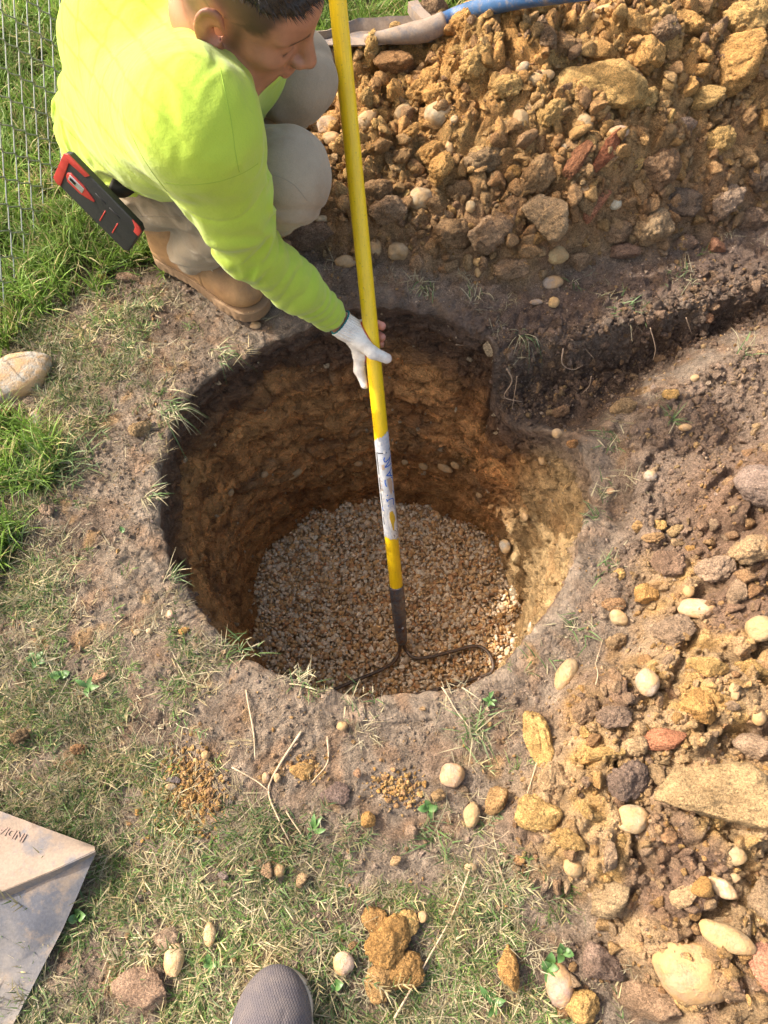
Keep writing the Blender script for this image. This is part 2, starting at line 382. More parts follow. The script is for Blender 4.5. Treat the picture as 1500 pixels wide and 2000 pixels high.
M_SOIL = m_ground(); M_WALL = m_wall()
def axis(lo, hi, step, far, grow=1.22):
    a = list(np.arange(lo, hi + step * .5, step)); s = step
    while a[-1] < far: s *= grow; a.append(a[-1] + s)
    s = step
    while a[0] > -far: s *= grow; a.insert(0, a[0] - s)
    return np.array(a)
gx = axis(-1.0, 1.30, .0046, 420); gy = axis(-.15, 2.45, .0046, 420)
GX, GY = np.meshgrid(gx, gy, indexing='ij'); fx, fy = GX.ravel(), GY.ravel()
fz = height(fx, fy)
TH = np.degrees(np.arctan2(fy - PC[1], fx - PC[0])); RR = np.hypot(fx - PC[0], fy - PC[1]); RIM = rim_r(TH)
ins = RR < RIM + .03
fz = np.where(RR < RIM + .045, fz - .004, fz)
nx, ny = len(gx), len(gy)
ii = np.arange(nx * ny).reshape(nx, ny)
Fq = np.stack([ii[:-1, :-1], ii[1:, :-1], ii[1:, 1:], ii[:-1, 1:]], -1).reshape(-1, 4)
keep = ~(ins[Fq].all(1)); Fq = Fq[keep]
used = np.zeros(nx * ny, bool); used[Fq.ravel()] = True; rem = np.cumsum(used) - 1
GV = np.stack([fx, fy, fz], 1)[used]; Fq = rem[Fq]
g = obj('ground', mesh_from('ground', GV, Fq, True, M_SOIL, ground_col(GV[:, 0], GV[:, 1]))); tag(g, kind='structure')

# ------------------------------------------------------------------ the pit: lip, wall, one sheet
nth = 980
tt = np.linspace(0, 1, nth, endpoint=False); th = 360 * tt
s_out = np.linspace(.06, .0, 14); s_dn = np.linspace(0, 1, 230)[1:]
rows = []; cols_ = []
Rr, Rf = rim_r(th), floor_r(th)
thr = np.radians(th); cs, sn = np.cos(thr), np.sin(thr)
ez = None
def ptxy(r): return PC[0] + r * cs, PC[1] + r * sn
for s in s_out:
    r = Rr + s; x, y = ptxy(r); z = height(x, y) + .0008 - .012 * sstep(.045, .06, s) - .010 * (1 - min(1, s / .022)) ** 2
    rows.append(np.stack([x, y, z], 1)); cols_.append(ground_col(x, y))
x, y = ptxy(Rr); zt = height(x, y) - .010
notch = np.interp(np.mod(th, 360), [0, 8, 12, 30, 36, 360], [0, 0, 1, 1, 0, 0])
for s in s_dn:
    ze = zt + (-PIT_D - .02 - zt) * s; dep = -(ze - zt)
    # the wall: an undercut below the turf, spade cuts, crumbled faces
    r = Rr + (Rf - Rr) * (s ** .85)
    r = r + .020 * sstep(.015, .07, dep) * (1 - sstep(.10, .30, dep)) * (.6 + .8 * perlin(th / 14., s * 3 + th * 0, seed=91))
    facet = np.abs(np.mod(th / 27. + .8 * perlin(th / 60., s * 1.5 + th * 0, seed=92), 1) - .5) * 2
    r = r + .014 * (facet - .5) * sstep(0.03, .2, dep)
    px_, py_, pz_ = PC[0] + r * cs, PC[1] + r * sn, ze
    wob = fbm(px_ * 9, py_ * 9, pz_ * 26, octs=3, seed=93); fine = fbm(px_ * 38, py_ * 38, pz_ * 85, octs=3, seed=94)
    d1, d2, di = worley(px_ * 15, py_ * 15, pz_ * 30, seed=95)
    plate = np.floor(wob * 7 + 4 * di) / 7 
    r = r + sstep(0, .05, dep) * (.014 * wob + .018 * plate + .007 * fine + .009 * (d2 - d1 < .08))
    xx, yy = PC[0] + r * cs, PC[1] + r * sn
    zz = ze + .004 * fine
    rows.append(np.stack([xx, yy, zz], 1))
    n1 = fbm(px_ * 7, py_ * 7, pz_ * 14, octs=4, seed=96); n2 = fbm(px_ * 20, py_ * 20, pz_ * 40, octs=3, seed=97)
    c = np.tile(np.array((.66, .33, .12)), (nth, 1))
    c = lerp3(c, np.array((.36, .165, .060)), sstep(-.05, .4, n1)); c = lerp3(c, np.array((.58, .32, .12)), sstep(.05, .5, -n1) * .8)
    c = c * (.72 + .5 * di)[:, None]
    c = lerp3(c, np.array((.36, .27, .17)), sstep(.28, .5, n2) * .35)
    band = sstep(.30, .36, dep + .03 * n1) * (1 - sstep(.42, .5, dep + .03 * n1))
    c = lerp3(c, np.array((.30, .20, .11)), band * .45 * sstep(-.2, .3, n2))
    topw = .08 + .03 * n1 * 2
    c = lerp3(c, np.array((.17, .095, .055)), 1 - sstep(topw, topw + .10, dep))
    c = lerp3(c, C_TOP * 1.8, (1 - sstep(.03, .07, dep + .03 * n1)) * .85)
    right = sstep(-.15, .45, cs + .15 * n1) * (1 - sstep(.25, .6, sn))
    sand = right * sstep(.03, .10, dep)
    c = lerp3(c, np.array((.50, .35, .175)), sand * .9); c = lerp3(c, np.array((.48, .28, .12)), sand * sstep(.1, .4, n1) * .6)
    c = lerp3(c, np.array((.34, .25, .18)), right * (1 - sstep(.06, .13, dep + .03 * n2)) * .85)
    front = sstep(.1, .6, -sn)
    c = lerp3(c, np.array((.25, .165, .12)), front * (1 - sstep(.02, .07, dep + .02 * n2)) * .9)
    fallen = sstep(.45, .68, dep); c = lerp3(c, np.array((.40, .19, .06)), fallen * .35)
    cols_.append(c)
PV = np.concatenate(rows); PCc = np.concatenate(cols_); nr = len(rows)
jj = np.arange(nr * nth).reshape(nr, nth); jn = np.roll(jj, -1, 1)
PF = np.stack([jj[:-1], jn[:-1], jn[1:], jj[1:]], -1).reshape(-1, 4)[:, ::-1]
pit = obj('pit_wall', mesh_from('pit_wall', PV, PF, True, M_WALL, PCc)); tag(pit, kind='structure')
# crumbs and small stones that stick out of the cut
WALLC = []
_k = np.random.default_rng(77).integers(len(s_out) * nth + nth * 4, len(PV) - nth * 3, 15000); WALLP = PV[_k]; WALLT = PCc[_k]
# soil under the gravel
fl = [(PC[0], PC[1], -PIT_D - .005)] + [(PC[0] + .42 * math.cos(a), PC[1] + .42 * math.sin(a), -PIT_D - .005) for a in np.linspace(0, 2 * math.pi, 48, endpoint=False)]
ff = [(0, 1 + k, 1 + (k + 1) % 48) for k in range(48)]
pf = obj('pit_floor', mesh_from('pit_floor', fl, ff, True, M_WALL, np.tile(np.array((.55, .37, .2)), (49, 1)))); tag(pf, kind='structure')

# ================================================================== SCATTERING
def rock_mesh(name, kind, sub, seed, mat):
    bm = bmesh.new(); bmesh.ops.create_icosphere(bm, subdivisions=sub, radius=1.0)
    V = np.array([v.co[:] for v in bm.verts]); r2 = np.random.default_rng(seed)
    x, y, z = V[:, 0] + seed * 3.1, V[:, 1] - seed * 1.7, V[:, 2]
    if kind == 'pebble':
        for k in range(3):
            n = r2.normal(size=3); n /= np.linalg.norm(n); d = r2.uniform(.72, .92); V = V - np.maximum(0, V @ n - d)[:, None] * n * .75
        s = 1 + .15 * perlin(x * .9, y * .9, z * .9, seed) + .035 * perlin(x * 3, y * 3, z * 3, seed) + .012 * perlin(x * 8, y * 8, z * 8, seed)
        V = V * s[:, None] * np.array([1, r2.uniform(.68, .92), r2.uniform(.5, .75)])
    else:
        ncut = 11 if kind == 'block' else 8
        for k in range(ncut):
            n = r2.normal(size=3); n /= np.linalg.norm(n); d = r2.uniform(.48, .82) if sub > 3 else r2.uniform(.38, .72)
            V = V - np.maximum(0, V @ n - d)[:, None] * n * (.93 if kind == 'block' else .8)
        V = V * np.array([1, r2.uniform(.7, .95), r2.uniform(.55, .85)])
        x, y, z = V[:, 0] + seed * 3.1, V[:, 1] - seed * 1.7, V[:, 2]
        N = V / np.linalg.norm(V, axis=1)[:, None]
        a = .20 if kind == 'block' else .30
        disp = a * fbm(x * 1.8, y * 1.8, z * 1.8, octs=6, seed=seed, gain=.68)
        if kind == 'crumb' or sub <= 3:
            for cell, am in ((.42, .15), (.2, .085), (.1, .04)) if sub > 3 else ((.5, .12),):
                d1, _, i = worley(x / cell, y / cell, z / cell, seed=seed + 5); disp += am * (np.sqrt(np.maximum(0, 1 - (d1 / .8) ** 2)) * (.4 + .6 * i) - .3)
        else:
            d1, d2, i = worley(x / .5, y / .5, z / .5, seed=seed + 5); disp += .035 * (i - .5) - .03 * (d2 - d1 < .06)
        V = V + N * disp[:, None]
    V = V / np.abs(V[:, :2]).max()
    for v, c in zip(bm.verts, V): v.co = c
    me = bpy.data.meshes.new(name); bm.to_mesh(me); bm.free(); me.materials.append(mat)
    me.polygons.foreach_set('use_smooth', np.ones(len(me.polygons), dtype=bool)); return me
M_CLOD = m_clod(False, 1., name='clay_clod'); M_CLODI = m_clod(True, .8, name='crumbled_soil')
M_PEB = m_pebble(False, 'river_stone'); M_PEBI = m_pebble(True, 'pit_gravel')
PROTO = {'pebble': [rock_mesh('pebble', 'pebble', 4, 100 + k, M_PEB) for k in range(6)],
         'crumb': [rock_mesh('crumbly_clod', 'crumb', 5, 200 + k, M_CLOD) for k in range(7)],
         'block': [rock_mesh('firm_clod', 'block', 5, 300 + k, M_CLOD) for k in range(7)]}

def proto_coll(name, meshes):
    c = bpy.data.collections.new(name)
    for k, me in enumerate(meshes):
        o = bpy.data.objects.new('%s_%02d' % (name, k), me); c.objects.link(o)
    return c
def instancer(name, coll, pts, rots, scl, tint, idx):
    pts = np.asarray(pts, np.float32); n = len(pts)
    me = bpy.data.meshes.new(name); me.vertices.add(n); me.vertices.foreach_set('co', pts.ravel()); me.update()
    for nm, ty, arr, key in (('rot', 'FLOAT_VECTOR', rots, 'vector'), ('scl', 'FLOAT_VECTOR', scl, 'vector'), ('idx', 'INT', idx, 'value')):
        a = me.attributes.new(nm, ty, 'POINT'); a.data.foreach_set(key, np.asarray(arr, np.int32 if ty == 'INT' else np.float32).ravel())
    a = me.attributes.new('tint', 'FLOAT_COLOR', 'POINT'); c = np.ones((n, 4), np.float32); c[:, :3] = tint; a.data.foreach_set('color', c.ravel())
    o = obj(name, me)
    ng = bpy.data.node_groups.new(name + '_scatter', 'GeometryNodeTree')
    ng.interface.new_socket('Geometry', in_out='INPUT', socket_type='NodeSocketGeometry'); ng.interface.new_socket('Geometry', in_out='OUTPUT', socket_type='NodeSocketGeometry')
    N = ng.nodes; gi = N.new('NodeGroupInput'); go = N.new('NodeGroupOutput'); ci = N.new('GeometryNodeCollectionInfo')
    ci.inputs['Collection'].default_value = coll; ci.inputs['Separate Children'].default_value = True; ci.inputs['Reset Children'].default_value = True
    ip = N.new('GeometryNodeInstanceOnPoints'); ip.inputs['Pick Instance'].default_value = True
    def na(nm, ty):
        q = N.new('GeometryNodeInputNamedAttribute'); q.data_type = ty; q.inputs['Name'].default_value = nm; return [s for s in q.outputs if s.enabled][0]
    er = N.new('FunctionNodeEulerToRotation'); ng.links.new(na('rot', 'FLOAT_VECTOR'), er.inputs[0])
    ng.links.new(gi.outputs[0], ip.inputs['Points']); ng.links.new(ci.outputs[0], ip.inputs['Instance']); ng.links.new(er.outputs[0], ip.inputs['Rotation'])
    ng.links.new(na('scl', 'FLOAT_VECTOR'), ip.inputs['Scale']); ng.links.new(na('idx', 'INT'), ip.inputs['Instance Index'])
    ng.links.new(ip.outputs[0], go.inputs[0])
    md = o.modifiers.new('scatter', 'NODES'); md.node_group = ng
    tag(o, kind='stuff'); return o
def pick(cols, n):
    cols = np.array(cols); k = rng.integers(0, len(cols), n); return cols[k] * rng.uniform(.82, 1.15, (n, 1))

# gravel on the pit floor
gcol = proto_coll('gravel_piece', [rock_mesh('gravel_piece', 'pebble', 3, 400 + k, M_PEBI) for k in range(5)] + [rock_mesh('gravel_piece', 'block', 3, 420 + k, M_PEBI) for k in range(5)])
q = []
for lay, st in ((0, .0100), (1, .0086)):
    a = np.arange(-.42, .42, st); X, Y = np.meshgrid(a, a); X = X.ravel() + rng.uniform(-.45, .45, X.size) * st; Y = Y.ravel() + rng.uniform(-.45, .45, Y.size) * st
    k = np.hypot(X, Y) < floor_r(np.degrees(np.arctan2(Y, X))) + .02
    X, Y = X[k], Y[k]; Z = -PIT_D + .007 * lay + rng.uniform(-.004, .003, len(X)) + .010 * perlin(X * 5, Y * 5, seed=33) + .02 * sstep(.30, .40, np.hypot(X, Y)) * sstep(0, .3, perlin(X * 9, Y * 9, seed=34))
    q.append(np.stack([X + PC[0], Y + PC[1], Z], 1))
q = np.concatenate(q); n = len(q)
sc = (rng.lognormal(0, .30, n) * .0057)[:, None] * rng.uniform(.85, 1.15, (n, 3))
gt = np.array([[1.30, 1.23, 1.10]]) * pick([(.60, .50, .38), (.56, .41, .25), (.50, .32, .15), (.46, .30, .16), (.62, .55, .45), (.56, .45, .32), (.42, .24, .12), (.52, .36, .20), (.58, .5, .4), (.46, .37, .28)], n)
gr = instancer('gravel', gcol, q, rng.uniform(0, 6.28, (n, 3)), sc, gt, rng.integers(0, 10, n))
tag(gr, 'bed of small cream and orange gravel on the floor of the round pit', 'gravel')

# crumbs of soil over everything that was dug
ccol = proto_coll('soil_crumb', [rock_mesh('soil_crumb', 'crumb', 3, 500 + k, M_CLODI) for k in range(6)] + [rock_mesh('soil_crumb', 'block', 3, 520 + k, M_CLODI) for k in range(4)])
def scatter_xy(n, x0, x1, y0, y1): return rng.uniform(x0, x1, n), rng.uniform(y0, y1, n)
def outside_pit(x, y, mrg=.012):
    t = np.degrees(np.arctan2(y - PC[1], x - PC[0])); return np.hypot(x - PC[0], y - PC[1]) > rim_r(t) + mrg
def crumbs(name, n, area, dens, smin, smax, power, tintf, label, lift=.25):
    x, y = scatter_xy(n, *area); k = (rng.uniform(0, 1, n) < dens(x, y)) & outside_pit(x, y); x, y = x[k], y[k]; n = len(x)
    u = rng.uniform(0, 1, n); s = smin * (1 - u * (1 - (smin / smax) ** power)) ** (-1 / power)
    z = height(x, y) + s * lift
    o = instancer(name, ccol, np.stack([x, y, z], 1), rng.uniform(0, 6.28, (n, 3)), s[:, None] * rng.uniform(.8, 1.2, (n, 3)), tintf(x, y, n), rng.integers(0, 10, n))
    if label: tag(o, label[0], label[1])
    return o
_n = len(WALLP); _r = rng.lognormal(0, .5, _n) * .0024; _k = rng.uniform(size=_n) < .02; _r = np.where(_k, _r * 1.8, np.minimum(_r, .009))
_t = WALLT * rng.uniform(.7, 1.35, (_n, 1)); _t[_k] = np.array((.50, .38, .24))
tag(instancer('soil_crumbs', ccol, WALLP, rng.uniform(0, 6.28, (_n, 3)), _r[:, None] * rng.uniform(.6, 1.5, (_n, 3)), _t, rng.integers(0, 10, _n)), 'crumbs and grit sticking out of the cut pit wall', 'soil')
def tintA(x, y, n):
    base = ground_col(x, y) * 1.05; p = pick([(.42, .24, .085), (.46, .28, .11), (.34, .19, .09), (.28, .17, .10), (.40, .27, .14)], n); t = rng.uniform(0, 1, n) ** 1.2; return lerp3(base, p, t)
def dA_(x, y): m = masks(x, y); return np.clip(m['A'] * (.55 + .45 * sstep(-.2, .3, perlin(x * 8, y * 8, seed=35))), 0, 1)
crumbs('soil_crumbs', 34000, (-.5, 1.3, 1.15, 2.5), dA_, .0038, .026, 1.45, tintA, ('loose ochre soil crumbs covering the tall spoil heap behind the pit', 'soil'))
def dB_(x, y): m = masks(x, y); return np.clip(m['B'] * .9 + sstep(-.22, 0, m['dB']) * (y < .33) * .12, 0, 1)
crumbs('soil_crumbs', 15000, (.0, 1.2, -.25, 1.0), dB_, .0032, .018, 1.7, tintA, ('loose tan soil crumbs covering the spoil right of the pit', 'soil'))
def dS_(x, y): m = masks(x, y); return np.clip(np.maximum(m['S'] * .9, m['T'] * .5) * (1 - m['B']), 0, 1)
crumbs('soil_crumbs', 13000, (.15, 1.25, .4, 1.5), dS_, .0025, .012, 1.9, lambda x, y, n: lerp3(ground_col(x, y) * 1.1, pick([(.3, .2, .14), (.24, .16, .11), (.45, .3, .14), (.36, .24, .15)], n), rng.uniform(0, .8, n)),
       ('dark crumbly topsoil between the pit and the shallow trench', 'soil'))
def dG_(x, y): m = masks(x, y); return np.clip(1 - m['A'] - m['B'] - m['S'], 0, 1) * np.clip(.12 + .8 * sstep(.1, .5, perlin(x * 5, y * 5, seed=36)), 0, 1) * (1 - .8 * sstep(.3, .8, lush_d(x, y)))
crumbs('soil_crumbs', 70000, (-.8, .8, -.15, 1.35), lambda x, y: np.clip(dG_(x, y) * .8 + .22, 0, 1) * (1 - masks(x, y)['A']) * (1 - .85 * sstep(.3, .8, lush_d(x, y))), .0011, .0065, 2.1, lambda x, y, n: lerp3(ground_col(x, y) * 1.1, pick([(.45, .27, .11), (.40, .30, .24), (.26, .18, .13), (.5, .38, .27)], n), rng.uniform(0, 1, n)),
       ('fine crumbs of soil strewn over the trampled ground', 'soil'))
def dT_(x, y):
    far = np.interp(x, _tf[:, 0], _tf[:, 1]); return np.exp(-((y - far + .03) / .05) ** 2) * sstep(.12, .2, x)
crumbs('soil_crumbs', 30000, (.12, 1.3, .85, 1.5), dT_, .003, .015, 1.7, lambda x, y, n: lerp3(ground_col(x, y), pick([(.15, .10, .07), (.22, .145, .10), (.10, .065, .048), (.28, .17, .09)], n), rng.uniform(0, 1, n)), ('dark crumbling lumps on the cut bank of the trench', 'soil'), .1)
def dP_(x, y): return np.exp(-(((x - P(365, 1550)[0]) / .035) ** 2 + ((y - P(365, 1550)[1]) / .045) ** 2)) + .8 * np.exp(-(((x - P(600, 1505)[0]) / .02) ** 2 + ((y - P(600, 1505)[1]) / .015) ** 2)) + .5 * np.exp(-(((x - P(780, 1540)[0]) / .03) ** 2 + ((y - P(780, 1540)[1]) / .02) ** 2))
crumbs('soil_crumbs', 60000, (-.5, .2, -.05, .3), dP_, .0018, .007, 1.7, lambda x, y, n: pick([(.50, .29, .10), (.56, .36, .15), (.42, .25, .12)], n),
       ('little spill of orange clay crumbs below the pit', 'soil'))

# ================================================================== STONES AND CLODS ONE CAN POINT AT
CREAM = (.35, .26, .145); WHITE = (.36, .29, .19); TANS = (.38, .27, .155); PINK = (.44, .30, .21); GREY = (.36, .30, .24); YEL = (.46, .34, .17)
CLAY = (.60, .34, .12); OCH = (.60, .38, .145); BRN = (.39, .255, .15); DRK = (.21, .15, .105); TAN2 = (.50, .34, .19); RED = (.40, .15, .075); PK2 = (.44, .31, .21); BRICK = (.50, .22, .12)
def hero(kind, px, py, w, h, col, label, rot=0, tall=None, k=None, sink=.36):
    """w,h pixels in the photo; rot degrees anticlockwise of the long side"""
    p = at(px, py)[0]; D = p[1] * CT - (p[2] - CAM_H) * ST; mm = D / FPX
    a, b = w * mm / 2, h * mm / 2
    k = len(HEROES) if k is None else k
    pr = PROTO[kind]; me = pr[k % len(pr)]
    name = {'pebble': 'stone', 'crumb': 'crumbly_clod', 'block': 'clay_clod'}[kind]
    o = obj(name, me); c = min(a, b) * (.85 if tall is None else tall)
    # the prototypes reach 1 across; their own flattening is undone so the outline fits
    ext = np.array([me_ext[me.name][0], me_ext[me.name][1], me_ext[me.name][2]])
    big, small = (a, b)
    o.scale = (big / ext[0], small / ext[1], c / ext[2])
    # lie in the slope: tilt towards the eye a little
    e = .03; gxs = (coarse(np.array([p[0] + e]), np.array([p[1]])) - coarse(np.array([p[0] - e]), np.array([p[1]])))[0] / (2 * e)
    gys = (coarse(np.array([p[0]]), np.array([p[1] + e])) - coarse(np.array([p[0]]), np.array([p[1] - e])))[0] / (2 * e)
    nrm = Vector((-gxs, -gys, 1)).normalized(); q = Vector((0, 0, 1)).rotation_difference(nrm)
    # stretch along the view: pixels foreshorten, so turn the piece to face the eye half way
    view = (Vector((0, 0, CAM_H)) - Vector(p)).normalized(); q2 = Vector((0, 0, 1)).rotation_difference((nrm * .45 + view * .55).normalized())
    o.rotation_mode = 'QUATERNION'; o.rotation_quaternion = q2 @ Euler((0, 0, R(rot))).to_quaternion()
    hd = float(height(p[0:1], p[1:2])[0])
    if p[1] < .35 and p[0] < .2: sink = .28 if kind == 'pebble' else .12          # on the flat ground they lie on top
    if kind == 'pebble' and sink == .36: sink = .56
    o.location = (p[0], p[1], max(p[2], hd + .001) + c * (1 - 2 * sink) + .004)
    o.color = tuple(col) + (1,)
    tag(o, label, 'stone' if kind == 'pebble' else 'clod'); HEROES.append((p[0], p[1], max(a, b))); return o
me_ext = {}
for L_ in PROTO.values():
    for me in L_:
        co = np.empty(len(me.vertices) * 3, np.float32); me.vertices.foreach_get('co', co); co = co.reshape(-1, 3); me_ext[me.name] = np.abs(co).max(0)
HEROES = []
PB, CR, BL = 'pebble', 'crumb', 'block'
